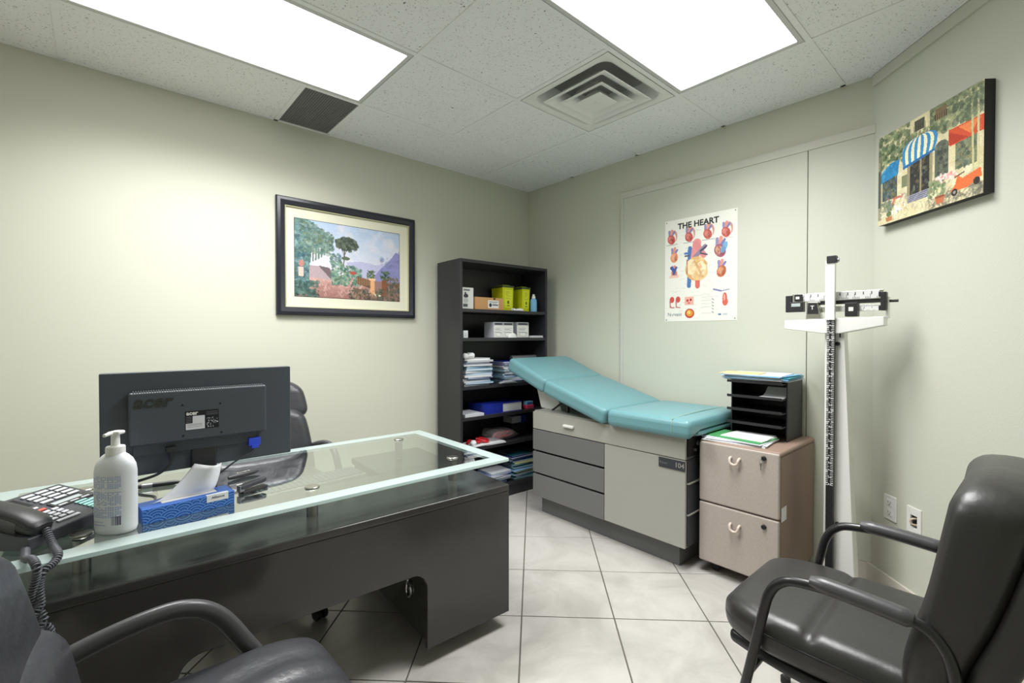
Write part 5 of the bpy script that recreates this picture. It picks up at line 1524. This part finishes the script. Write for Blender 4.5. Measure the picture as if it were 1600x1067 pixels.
rbox(b, 0.054, 0.056, 0.034, 0.013, 4, 4, M=Matrix.Translation((0.036, 0.026, 0.054)) @ Matrix.Rotation(0.28, 4, 'X'))
rbox(b, 0.054, 0.056, 0.034, 0.013, 4, 4, M=Matrix.Translation((0.036, 0.190, 0.086)) @ Matrix.Rotation(0.0, 4, 'X'))
obj('handset', b, M_BLACKP, ph, sharp=60)
# coiled cord hanging over the front of the glass
YC = -1.530
def cp(u, v, y): return atplane(u, v, (0, y, 0), (0, 1, 0))
P0 = ph.matrix_world
PHM = Matrix.Translation((PN.x, PN.y, ZG)) @ Matrix.Rotation(PA, 4, 'Z')
c0_ = PHM @ Vector((0.040, 0.000, 0.045))
ctrl = [c0_, atz(83, 852, ZG + 0.014), atz(91, 866, ZG + 0.012), cp(84, 879, -1.505), cp(68, 893, YC), cp(61, 915, YC), cp(63, 945, YC - 0.008), cp(52, 962, YC - 0.012), cp(56, 976, YC), cp(72, 978, YC), cp(79, 988, YC), cp(74, 1002, YC), cp(64, 998, YC - 0.014), cp(60, 982, YC - 0.016), cp(68, 966, YC - 0.014), cp(57, 950, YC - 0.002), cp(50, 930, YC - 0.004), cp(56, 905, YC - 0.010), cp(57, 886, YC - 0.012), cp(50, 874, -1.500), atz(40, 872, ZG + 0.010), PHM @ Vector((0.012, 0.02, 0.012))]
cl = smooth_path(ctrl, 24)
# arc-length resample, then wind a helix round it
acc = [0.0]
for a_, b_ in zip(cl, cl[1:]): acc.append(acc[-1] + (b_ - a_).length)
Lc = acc[-1]
pitch_, nseg = 0.0066, 9
N_ = int(Lc / pitch_ * nseg)
def at_len(s_):
    lo, hi = 0, len(acc) - 1
    while hi - lo > 1:
        mid = (lo + hi) // 2
        if acc[mid] <= s_: lo = mid
        else: hi = mid
    f_ = (s_ - acc[lo]) / max(1e-9, acc[hi] - acc[lo])
    return cl[lo].lerp(cl[hi], f_), (cl[hi] - cl[lo]).normalized()
hel = []
nv = None
for k in range(N_ + 1):
    s_ = Lc * k / N_
    c_, t_ = at_len(s_)
    nv = t_.orthogonal().normalized() if nv is None else (nv - t_ * nv.dot(t_)).normalized()
    bn = t_.cross(nv)
    an = 2 * PI * k / nseg
    hel.append(c_ + (nv * math.cos(an) + bn * math.sin(an)) * 0.0068)
b = B(); tube(b, hel, 0.0023, 6)
bmesh.ops.transform(b, matrix=PHM.inverted(), verts=b.verts[:])
obj('coiled_cord', b, mat('cord_grey', srgb(84, 86, 92), 0.45), ph, sharp=80)

#==WALL ITEMS==
# ================================================================== FRAMED LANDSCAPE
fx0, fx1, fz0, fz1 = -2.081, -1.153, 1.353, 2.066
FWd, FHt = fx1 - fx0, fz1 - fz0
pf = thing('framed_landscape', 'black framed landscape print of a terrace with stairs and mountains', 'picture', ((fx0 + fx1) / 2, 0, fz0))
hw_, fwid = FWd / 2, 0.058
def frame_ring(bm, w, h, inset, prof):
    """mitred moulding: prof = list of (inward, outward depth)"""
    rings = []
    for (i_, d_) in prof:
        i2 = inset + i_
        rings.append([bm.verts.new(p) for p in ((-w / 2 + i2, -d_, i2), (w / 2 - i2, -d_, i2), (w / 2 - i2, -d_, h - i2), (-w / 2 + i2, -d_, h - i2))])
    for A, C in zip(rings, rings[1:]):
        for k in range(4): bm.faces.new((A[k], A[(k + 1) % 4], C[(k + 1) % 4], C[k]))
b = B(); frame_ring(b, FWd, FHt, 0.0, [(0.0, 0.0), (0.0, 0.020), (0.006, 0.026), (0.022, 0.030), (0.044, 0.024), (0.050, 0.018), (0.050, 0.006)]); bmesh.ops.recalc_face_normals(b, faces=b.faces[:]); obj('frame', b, M_FRAME, pf, sharp=25)
b = B(); frame_ring(b, FWd, FHt, 0.050, [(0.0, 0.006), (0.0, 0.018), (0.006, 0.016), (0.006, 0.006)]); bmesh.ops.recalc_face_normals(b, faces=b.faces[:]); obj('gilt_fillet', b, M_GILT, pf, sharp=25)
bx('mat_board', M_MAT, pf, -hw_ + 0.054, hw_ - 0.054, -0.0075, -0.002, 0.054, FHt - 0.054)
a, c = atplane(460, 340, (0, -0.008, 0), (0, 1, 0)), atplane(624, 471, (0, -0.008, 0), (0, 1, 0))
P = Paint(230, 165, (196, 206, 224))
P.grad(0, 0.25, 1, 1, (178, 198, 226), (228, 222, 226))
P.dabs(90, 0.2, 0.45, 1, 1, [(214, 218, 232), (190, 206, 230), (232, 224, 226)], 0.05, 0.25, 1.0)
P.poly([(0.46, 0.50), (0.6, 0.53), (0.75, 0.5), (0.85, 0.55), (1.0, 0.74), (1, 0.2), (0.46, 0.3)], (178, 178, 212), 0.8)
P.poly([(0.74, 0.36), (0.80, 0.46), (0.9, 0.60), (0.96, 0.72), (1.0, 0.70), (1, 0.25), (0.72, 0.25)], (136, 136, 186), 0.9)
P.dabs(60, 0.8, 0.32, 1, 0.62, [(120, 124, 180), (150, 148, 198), (108, 116, 160)], 0.02, 0.35)
P.rect(0, 0, 1, 0.27, (150, 116, 110))
P.grad(0.05, 0.0, 0.72, 0.30, (206, 164, 156), (150, 108, 100))
P.dabs(180, 0.05, 0.02, 0.7, 0.28, [(214, 176, 166), (180, 132, 122), (150, 104, 98), (224, 192, 180)], 0.03, 0.35, 0.35)
P.poly([(0.06, 0.26), (0.32, 0.24), (0.30, 0.40), (0.10, 0.42)], (188, 168, 172)); 
for k in range(9): P.line(0.07 + 0.003 * k, 0.27 + 0.017 * k, 0.32 - 0.004 * k, 0.25 + 0.018 * k, 0.003, (146, 128, 138), 0.7)
P.poly([(0.20, 0.42), (0.30, 0.40), (0.36, 0.22), (0.32, 0.24)], (104, 92, 96), 0.9)
P.poly([(0.0, 0.02), (0.12, 0.06), (0.12, 0.4), (0.12, 0.98), (0.0, 1.0)], (86, 112, 122))
P.poly([(0.0, 1.0), (0.12, 1.0), (0.34, 0.80), (0.32, 0.64), (0.22, 0.52), (0.10, 0.42), (0, 0.4)], (104, 132, 130))
for k in range(7):
    x_ = 0.14 + k * 0.025; P.line(x_, 0.42 + 0.002 * k, x_ + 0.004, 0.60 + 0.022 * k, 0.007, (222, 218, 216))
P.line(0.305, 0.44, 0.305, 0.76, 0.010, (228, 224, 222))
P.dabs(520, 0.0, 0.05, 0.12, 1.0, [(70, 106, 120), (104, 140, 146), (60, 84, 92), (130, 160, 160), (84, 118, 104)], 0.016, 0.6)
P.dabs(420, 0.06, 0.58, 0.34, 0.98, [(96, 128, 118), (124, 150, 138), (74, 100, 94), (150, 168, 164), (106, 120, 92)], 0.015, 0.6, 1, lambda x, y: y < 1.08 - 0.72 * x and y > 0.40 + 0.9 * abs(x - 0.1))
P.dabs(140, 0.0, 0.0, 0.2, 0.2, [(66, 96, 90), (96, 126, 116), (50, 70, 66)], 0.016, 0.6)
P.rect(0.03, 0.26, 0.075, 0.38, (214, 190, 178)); P.ell(0.055, 0.43, 0.022, 0.045, (188, 128, 120))
P.rect(0.335, 0.20, 0.37, 0.34, (226, 196, 164))
P.line(0.43, 0.44, 0.44, 0.66, 0.006, (92, 74, 66)); P.line(0.44, 0.6, 0.47, 0.70, 0.004, (92, 74, 66)); P.line(0.44, 0.58, 0.41, 0.68, 0.004, (92, 74, 66))
P.ell(0.46, 0.75, 0.105, 0.085, (86, 98, 84)); P.dabs(170, 0.36, 0.66, 0.57, 0.83, [(72, 84, 74), (104, 116, 98), (60, 70, 62)], 0.016, 0.7, 1, lambda x, y: ((x - 0.465) / 0.11) ** 2 + ((y - 0.745) / 0.085) ** 2 < 1)
P.ell(0.45, 0.55, 0.04, 0.025, (92, 106, 84)); P.dabs(60, 0.30, 0.48, 0.40, 0.60, [(80, 112, 118), (104, 132, 120)], 0.012, 0.6)
P.dabs(420, 0.32, 0.18, 0.60, 0.50, [(86, 130, 120), (120, 158, 140), (60, 92, 88), (150, 176, 150), (96, 120, 90)], 0.014, 0.6, 1, lambda x, y: y < 0.62 - 0.45 * x + 0.06)
P.poly([(0.56, 0.32), (0.70, 0.28), (0.70, 0.16), (0.55, 0.22)], (104, 78, 62)); 
for k in range(8): P.line(0.565 + k * 0.017, 0.2, 0.565 + k * 0.017, 0.30, 0.003, (196, 150, 110))
P.rect(0.69, 0.08, 0.735, 0.29, (226, 172, 122)); P.rect(0.68, 0.28, 0.745, 0.31, (236, 192, 150)); P.rect(0.735, 0.05, 0.80, 0.10, (234, 220, 200))
P.ell(0.52, 0.36, 0.03, 0.025, (180, 84, 66)); P.dabs(50, 0.66, 0.31, 0.74, 0.42, [(60, 82, 62), (90, 110, 80)], 0.010, 0.8); P.dabs(60, 0.79, 0.29, 0.89, 0.42, [(60, 82, 62), (90, 110, 80)], 0.010, 0.8)
P.rect(0.81, 0.06, 0.86, 0.30, (132, 82, 54)); P.rect(0.86, 0.22, 1, 0.25, (120, 84, 66))
for k in range(5): P.line(0.87 + k * 0.03, 0.06, 0.87 + k * 0.03, 0.24, 0.004, (110, 80, 64))
P.dabs(300, 0.48, 0.0, 1.0, 0.15, [(58, 60, 54), (92, 88, 74), (124, 96, 78), (70, 84, 70), (150, 120, 96)], 0.016, 0.6, 0.7)
P.dabs(120, 0.86, 0.08, 1, 0.34, [(70, 84, 84), (96, 100, 80), (124, 96, 70)], 0.012, 0.6)
P.noise(5)
P.mesh('print', c.x - a.x, a.z - c.z, M_VCG, pf, frame_M(((a.x + c.x) / 2 - (fx0 + fx1) / 2, -0.0085, (a.z + c.z) / 2 - fz0), (1, 0, 0), (0, 0, 1)))
bx('mat_bevel', M_INK, pf, a.x - (fx0 + fx1) / 2 - 0.003, c.x - (fx0 + fx1) / 2 + 0.003, -0.0080, -0.0074, c.z - fz0 - 0.003, a.z - fz0 + 0.003)

# ================================================================== HEART POSTER
PY0, PY1, PZ0, PZ1 = -1.828, -1.354, 1.322, 1.993
po = thing('heart_poster', 'white anatomical poster of the heart pinned to the wall panel', 'poster', (-PT, (PY0 + PY1) / 2, PZ0))
PWd, PHt = PY1 - PY0, PZ1 - PZ0
P = Paint(230, 326, (234, 234, 224))
red, pink, dk, blu, tan = (196, 92, 84), (222, 150, 138), (130, 52, 52), (78, 120, 178), (228, 190, 140)
def heart(cx, cy, s_, c1=red, c2=pink, tilt=0.0, ves=True):
    if ves:
        P.line(cx - 0.3 * s_, cy + 0.35 * s_, cx - 0.34 * s_, cy + 0.95 * s_, 0.13 * s_, (150, 140, 180)); P.line(cx, cy + 0.4 * s_, cx + 0.1 * s_, cy + 1.0 * s_, 0.15 * s_, pink)
        P.line(cx + 0.1 * s_, cy + 0.4 * s_, cx + 0.5 * s_, cy + 0.8 * s_, 0.11 * s_, (120, 130, 180))
    P.ell(cx, cy, 0.62 * s_, 0.55 * s_, c1, 1, tilt); P.ell(cx - 0.12 * s_, cy + 0.08 * s_, 0.38 * s_, 0.33 * s_, c2, 0.7, tilt); P.ell(cx + 0.22 * s_, cy - 0.12 * s_, 0.22 * s_, 0.26 * s_, dk, 0.35, tilt)
    P.dabs(14, cx - 0.45 * s_, cy - 0.35 * s_, cx + 0.45 * s_, cy + 0.35 * s_, [c1, c2, dk], 0.09 * s_, 0.35)
s0_ = 0.088
for (cx, cy) in ((0.10, 0.83), (0.36, 0.83), (0.62, 0.83), (0.86, 0.82)):
    P.ell(cx + 0.03, cy + 0.01, 0.055, 0.06, (206, 150, 142)); P.ell(cx + 0.03, cy - 0.005, 0.035, 0.045, (234, 226, 216)); heart(cx - 0.005, cy - 0.02, s0_, red, pink, 0.4); P.line(cx - 0.08, cy - 0.072, cx + 0.09, cy - 0.072, 0.002, (160, 160, 160))
heart(0.14, 0.63, 0.090, (224, 150, 110), (236, 178, 150)); heart(0.14, 0.47, 0.075, (222, 150, 120), pink); P.rect(0.07, 0.43, 0.21, 0.455, (236, 196, 176)); P.line(0.10, 0.53, 0.14, 0.50, 0.016, (72, 92, 160)); P.line(0.17, 0.53, 0.13, 0.47, 0.012, (72, 92, 160))
heart(0.78, 0.64, 0.115, (160, 90, 110), tan, 0.5); P.ell(0.835, 0.665, 0.035, 0.055, (104, 160, 206), 0.85, -0.4); heart(0.80, 0.45, 0.098, (190, 110, 76), (222, 176, 136), -0.3)
P.line(0.36, 0.34, 0.37, 0.70, 0.020, blu); P.line(0.30, 0.655, 0.37, 0.655, 0.010, blu); P.line(0.30, 0.63, 0.36, 0.63, 0.007, (90, 90, 110)); P.line(0.48, 0.33, 0.48, 0.46, 0.022, (214, 110, 100))
P.line(0.44, 0.60, 0.47, 0.74, 0.042, (226, 150, 150)); P.line(0.46, 0.73, 0.56, 0.62, 0.030, (220, 140, 140)); P.line(0.44, 0.61, 0.58, 0.70, 0.020, (150, 134, 160)); P.line(0.52, 0.66, 0.60, 0.70, 0.009, (80, 80, 96)); P.line(0.52, 0.64, 0.61, 0.62, 0.007, (80, 80, 96))
P.ell(0.46, 0.50, 0.155, 0.115, (222, 176, 112)); P.ell(0.50, 0.46, 0.12, 0.075, (232, 196, 140)); P.ell(0.39, 0.52, 0.075, 0.075, (238, 224, 180)); P.ell(0.53, 0.50, 0.065, 0.065, (240, 226, 186)); P.line(0.44, 0.57, 0.55, 0.42, 0.012, (210, 170, 120)); P.line(0.33, 0.59, 0.33, 0.46, 0.006, (180, 120, 96))
P.dabs(50, 0.33, 0.41, 0.60, 0.60, [(228, 190, 140), (206, 150, 110), (244, 230, 196)], 0.018, 0.35, 1, lambda x, y: ((x - 0.46) / 0.15) ** 2 + ((y - 0.5) / 0.1) ** 2 < 1)
for cx in (0.11, 0.20): P.ell(cx, 0.215, 0.035, 0.03, (206, 84, 74)); P.line(cx - 0.03, 0.20, cx - 0.025, 0.14, 0.007, (200, 120, 116)); P.line(cx - 0.025, 0.14, cx + 0.03, 0.135, 0.005, (190, 100, 96))
P.rect(0.30, 0.155, 0.425, 0.235, (232, 176, 160)); P.ell(0.34, 0.20, 0.018, 0.012, (190, 70, 70)); P.ell(0.385, 0.205, 0.014, 0.012, (150, 40, 50)); P.ell(0.36, 0.175, 0.02, 0.008, (210, 110, 110))
P.ell(0.37, 0.075, 0.066, 0.046, (190, 56, 44)); P.ell(0.37, 0.078, 0.048, 0.033, (222, 150, 60)); P.ell(0.36, 0.085, 0.026, 0.018, (236, 200, 110))
P.line(0.70, 0.29, 0.80, 0.27, 0.008, (130, 132, 176)); P.line(0.80, 0.27, 0.90, 0.28, 0.005, (150, 150, 180)); P.ell(0.845, 0.20, 0.030, 0.055, (206, 92, 80)); P.ell(0.85, 0.17, 0.036, 0.036, (214, 104, 88)); P.ell(0.84, 0.21, 0.012, 0.03, (236, 170, 150))
for _ in range(120):
    x = RNG.uniform(0.04, 0.88); y = RNG.uniform(0.05, 0.88)
    P.rect(x, y, x + RNG.uniform(0.02, 0.07), y + 0.0022, (176, 176, 172), 0.55)
for k in range(6): P.rect(0.54, 0.22 - k * 0.03, 0.70, 0.2225 - k * 0.03, (150, 150, 150), 0.6); P.line(0.68, 0.205 - k * 0.03, 0.70, 0.195 - k * 0.03, 0.004, (110, 110, 116), 0.7) if k < 5 else None
P.rect(0.76, 0.05, 0.80, 0.065, (90, 120, 170)); P.rect(0.82, 0.05, 0.88, 0.065, (130, 160, 180), 0.5)
sheet = P.mesh('sheet', PWd, PHt, M_VC, po, frame_M((-0.0014, 0, PHt / 2), (0, -1, 0), (0, 0, 1)))
bx('backing', M_PAPER, po, -0.0012, 0.0, -PWd / 2, PWd / 2, 0, PHt)
text_mesh('title', 'THE HEART', 0.052, M_INK, po, frame_M((-0.0018, 0.010, PHt - 0.050), (0, -1, 0), (0, 0, 1)), ext=0.0002, bold=0.0016)
text_mesh('maker_logo', 'N-rvasc', 0.032, mat('logo_blue', srgb(66, 92, 120), 0.6), po, frame_M((-0.0018, 0.165, 0.046), (0, -1, 0), (0, 0, 1)), ext=0.0002)
for (sy, sz) in ((-1, 1), (1, 1), (-1, 0), (1, 0)):
    b = B(); cyl(b, (-0.004, sy * (PWd / 2 - 0.012), 0.012 + sz * (PHt - 0.024)), (-0.0012, sy * (PWd / 2 - 0.012), 0.012 + sz * (PHt - 0.024)), 0.004, n=10); obj('pin', b, M_GREYMET, po)

# ================================================================== CANVAS OF A CAFE STREET
CS0, CS1, CZ0, CZ1, CT = 0.100, 0.622, 1.747, 2.158, 0.038
cv = thing('canvas_painting', 'unframed canvas painting of a street cafe with striped awnings', 'painting', along((CS0 + CS1) / 2, 0, CZ0))
cv.rotation_euler = (0, 0, math.radians(-135))
# local x runs along the wall away from the corner (to the right in view), local -y points into the room
CWd, CHt = CS1 - CS0, CZ1 - CZ0
bx('stretcher', M_CANVE, cv, -CWd / 2, CWd / 2, -CT, 0, 0, CHt, bev=0.002)
P = Paint(240, 190, (214, 204, 164))
P.dabs(300, 0, 0, 1, 1, [(222, 214, 178), (206, 192, 150), (196, 190, 150), (228, 222, 196)], 0.04, 0.4)
P.poly([(0, 0), (1, 0), (1, 0.22), (0.6, 0.26), (0.3, 0.22), (0, 0.2)], (214, 204, 166))
P.dabs(260, 0.1, 0.0, 1, 0.24, [(232, 222, 176), (190, 180, 150), (150, 144, 126), (222, 206, 150), (240, 232, 196)], 0.03, 0.45, 0.35)
P.dabs(120, 0.55, 0, 1, 0.12, [(110, 108, 96), (150, 146, 120), (90, 88, 80)], 0.03, 0.4, 0.3)
P.dabs(300, 0.55, 0.72, 1.0, 1.0, [(96, 110, 84), (130, 140, 104), (76, 88, 70), (160, 164, 120), (110, 118, 90)], 0.025, 0.6)
P.dabs(200, 0.0, 0.62, 0.35, 1.0, [(90, 110, 80), (120, 138, 100), (70, 86, 66), (150, 160, 120)], 0.022, 0.6)
P.rect(0.36, 0.80, 0.55, 1.0, (222, 212, 170), 0.8); P.rect(0.40, 0.86, 0.50, 0.97, (84, 84, 70)); P.rect(0.60, 0.86, 0.70, 0.97, (120, 104, 76))
for k in range(6): P.line(0.395 + k * 0.022, 0.86, 0.395 + k * 0.022, 0.92, 0.003, (40, 40, 40)); P.line(0.60 + k * 0.02, 0.86, 0.60 + k * 0.02, 0.92, 0.003, (50, 46, 40))
P.dabs(60, 0.30, 0.76, 0.60, 0.86, [(90, 104, 76), (120, 130, 96)], 0.016, 0.6)
P.rect(0.05, 0.26, 0.22, 0.50, (74, 84, 82)); P.dabs(70, 0.06, 0.27, 0.21, 0.49, [(58, 66, 66), (110, 124, 116), (84, 110, 120), (130, 120, 80)], 0.014, 0.6)
P.poly([(0.0, 0.50), (0.03, 0.47), (0.23, 0.50), (0.245, 0.66), (0.16, 0.66), (0.04, 0.58)], (48, 132, 182)); P.dabs(30, 0.04, 0.5, 0.23, 0.64, [(36, 112, 168), (90, 170, 206)], 0.016, 0.4)
P.rect(0.0, 0.2, 0.03, 0.62, (70, 80, 80))
P.rect(0.27, 0.33, 0.33, 0.46, (120, 128, 100))
P.rect(0.33, 0.16, 0.58, 0.60, (150, 140, 110)); P.rect(0.36, 0.18, 0.55, 0.60, (52, 52, 48)); P.dabs(90, 0.36, 0.18, 0.55, 0.58, [(84, 80, 66), (40, 42, 44), (110, 96, 70), (120, 130, 120)], 0.014, 0.5)
P.rect(0.46, 0.18, 0.475, 0.58, (150, 140, 110)); P.poly([(0.33, 0.14), (0.54, 0.14), (0.55, 0.22), (0.36, 0.22)], (110, 110, 130)); 
for k in range(4): P.line(0.33, 0.15 + k * 0.02, 0.55, 0.16 + k * 0.02, 0.003, (170, 170, 180))
# striped dome awning
ax, ay, bx_, by_ = 0.285, 0.55, 0.60, 0.60
top_ = (0.47, 0.83)
ns = 11
for k in range(ns):
    f0, f1 = k / ns, (k + 1) / ns
    q = []
    for f in (f0, f1):
        q.append((ax + (bx_ - ax) * f, ay + (by_ - ay) * f))
    col = (58, 134, 186) if k % 2 == 0 else (230, 228, 190)
    def bulge(f, s): 
        x0 = ax + (bx_ - ax) * f; y0 = ay + (by_ - ay) * f
        xt = 0.40 + 0.12 * f; yt = 0.80
        return (x0 + (xt - x0) * s + (f - 0.5) * 0.12 * math.sin(s * PI), y0 + (yt - y0) * math.sin(s * PI / 2))
    pts_ = [bulge(f0, s / 5) for s in range(6)] + [bulge(f1, s / 5) for s in range(5, -1, -1)]
    P.poly(pts_, col)
P.poly([(0.285, 0.55), (0.60, 0.60), (0.60, 0.575), (0.285, 0.52)], (40, 104, 160))
P.rect(0.60, 0.30, 0.72, 0.58, (90, 96, 84)); P.ell(0.66, 0.58, 0.06, 0.06, (90, 96, 84)); P.dabs(60, 0.61, 0.3, 0.71, 0.6, [(70, 76, 66), (120, 128, 106), (50, 56, 54)], 0.013, 0.6)
P.rect(0.78, 0.30, 0.95, 0.56, (118, 124, 100)); P.dabs(70, 0.79, 0.3, 0.94, 0.55, [(96, 108, 88), (140, 148, 110), (70, 84, 76), (160, 140, 90)], 0.014, 0.6)
P.poly([(0.72, 0.56), (0.72, 0.70), (0.80, 0.70), (1.0, 0.70), (1.0, 0.56), (0.74, 0.54)], (206, 82, 48)); P.poly([(0.80, 0.69), (0.90, 0.58), (0.98, 0.69)], (232, 130, 76)); P.poly([(0.72, 0.68), (0.88, 0.56), (0.73, 0.55)], (176, 58, 40))
P.line(0.925, 0.2, 0.905, 0.95, 0.010, (196, 190, 140)); P.line(0.965, 0.2, 0.955, 0.95, 0.010, (204, 198, 150)); P.dabs(80, 0.82, 0.72, 1.0, 0.98, [(110, 124, 100), (140, 150, 116), (84, 98, 80)], 0.016, 0.6)
P.ell(0.68, 0.27, 0.10, 0.028, (226, 170, 160)); P.dabs(40, 0.58, 0.22, 0.80, 0.31, [(226, 220, 214), (214, 140, 136), (240, 232, 226)], 0.012, 0.7)
P.poly([(0.74, 0.10), (0.78, 0.16), (0.80, 0.24), (0.84, 0.20), (0.98, 0.24), (0.99, 0.16), (0.88, 0.10)], (222, 112, 62)); P.ell(0.775, 0.09, 0.026, 0.034, (40, 38, 36)); P.ell(0.95, 0.13, 0.026, 0.034, (52, 48, 44)); P.ell(0.775, 0.09, 0.012, 0.016, (150, 146, 136)); P.line(0.78, 0.23, 0.85, 0.25, 0.006, (80, 60, 50))
P.dabs(70, 0.54, 0.12, 0.70, 0.28, [(96, 116, 84), (130, 146, 104), (150, 160, 130)], 0.013, 0.7); P.poly([(0.62, 0.03), (0.68, 0.03), (0.695, 0.10), (0.605, 0.10)], (186, 112, 76)); P.ell(0.65, 0.10, 0.045, 0.012, (140, 80, 56))
P.dabs(60, 0.10, 0.10, 0.30, 0.26, [(226, 228, 232), (150, 150, 156), (206, 120, 96), (240, 240, 240)], 0.012, 0.7); P.ell(0.22, 0.25, 0.05, 0.014, (190, 110, 90))
P.rect(0.0, 0.06, 0.04, 0.8, (96, 92, 80), 0.5)
P.line(0.03, 0.14, 0.20, 0.17, 0.004, (236, 236, 226)); P.line(0.03, 0.09, 0.20, 0.12, 0.004, (236, 236, 226)); P.line(0.20, 0.04, 0.20, 0.17, 0.004, (236, 236, 226)); P.poly([(0.10, 0.02), (0.16, 0.02), (0.17, 0.07), (0.09, 0.07)], (186, 120, 76)); P.ell(0.13, 0.10, 0.03, 0.03, (96, 116, 76))
P.dabs(50, 0.04, 0.14, 0.18, 0.24, [(96, 116, 90), (120, 130, 110)], 0.014, 0.6)
P.noise(7)
P.mesh('painted_face', CWd, CHt, M_VC, cv, frame_M((0, -CT - 0.0006, CHt / 2), (1, 0, 0), (0, 0, 1)))

# ================================================================== WALL PLATES
def plate(name, label, s0, s1, z0, z1):
    t = thing(name, label, 'wall plate', along((s0 + s1) / 2, 0, z0)); t.rotation_euler = (0, 0, math.radians(-135))
    return t, s1 - s0, z1 - z0
t, W_, H_ = plate('power_outlet', 'white duplex power outlet plate on the angled wall', 0.109, 0.185, 0.366, 0.480)
bx('plate', M_WHITE, t, -W_ / 2, W_ / 2, -0.006, 0, 0, H_, bev=0.002)
for zz in (0.034, 0.080):
    r_ = bx('receptacle', M_WENAMEL, t, -0.017, 0.017, -0.008, -0.004, zz - 0.016, zz + 0.016, bev=0.003)
    bx('slot', M_BLACK, r_, -0.008, -0.006, -0.0084, -0.007, zz - 0.002, zz + 0.008); bx('slot', M_BLACK, r_, 0.006, 0.008, -0.0084, -0.007, zz - 0.002, zz + 0.008)  # raised black bars stand in for the shade inside the open slots
    b = B(); cyl(b, (0, -0.0084, zz - 0.008), (0, -0.007, zz - 0.008), 0.003, n=10); obj('ground_hole_shade', b, M_BLACK, r_)  # black disc on the face, painting in the dark of the ground hole
t, W_, H_ = plate('cable_plate', 'white wall plate with an open hole and cable coming out', 0.247, 0.324, 0.362, 0.474)
for (x0, x1, z0, z1) in ((-W_ / 2, -0.018, 0, H_), (0.018, W_ / 2, 0, H_), (-0.018, 0.018, 0, 0.024), (-0.018, 0.018, H_ - 0.034, H_)):
    bx('plate', M_WHITE, t, x0, x1, -0.006, 0, z0, z1, bev=0.001)
jb = B()
box(jb, -0.0178, 0.0178, 0.046, 0.048, 0.0245, H_ - 0.0345)
for (x0, x1, z0, z1) in ((-0.0178, -0.0164, 0.0245, H_ - 0.0345), (0.0164, 0.0178, 0.0245, H_ - 0.0345), (-0.0164, 0.0164, 0.0245, 0.0259), (-0.0164, 0.0164, H_ - 0.0359, H_ - 0.0345)):
    box(jb, x0, x1, 0.002, 0.0465, z0, z1)
bmesh.ops.remove_doubles(jb, verts=jb.verts[:], dist=0.0001)
obj('junction_box', jb, M_EXD, t)
b = B(); tube(b, smooth_path([(0.010, 0.036, 0.066), (0.006, 0.010, 0.066), (-0.002, -0.010, 0.063), (-0.006, -0.015, 0.052), (-0.003, -0.010, 0.040), (0.006, 0.010, 0.037), (0.009, 0.036, 0.037)], 6), 0.004, 10); obj('cable', b, mat('cable_beige', srgb(206, 186, 164), 0.6), t)
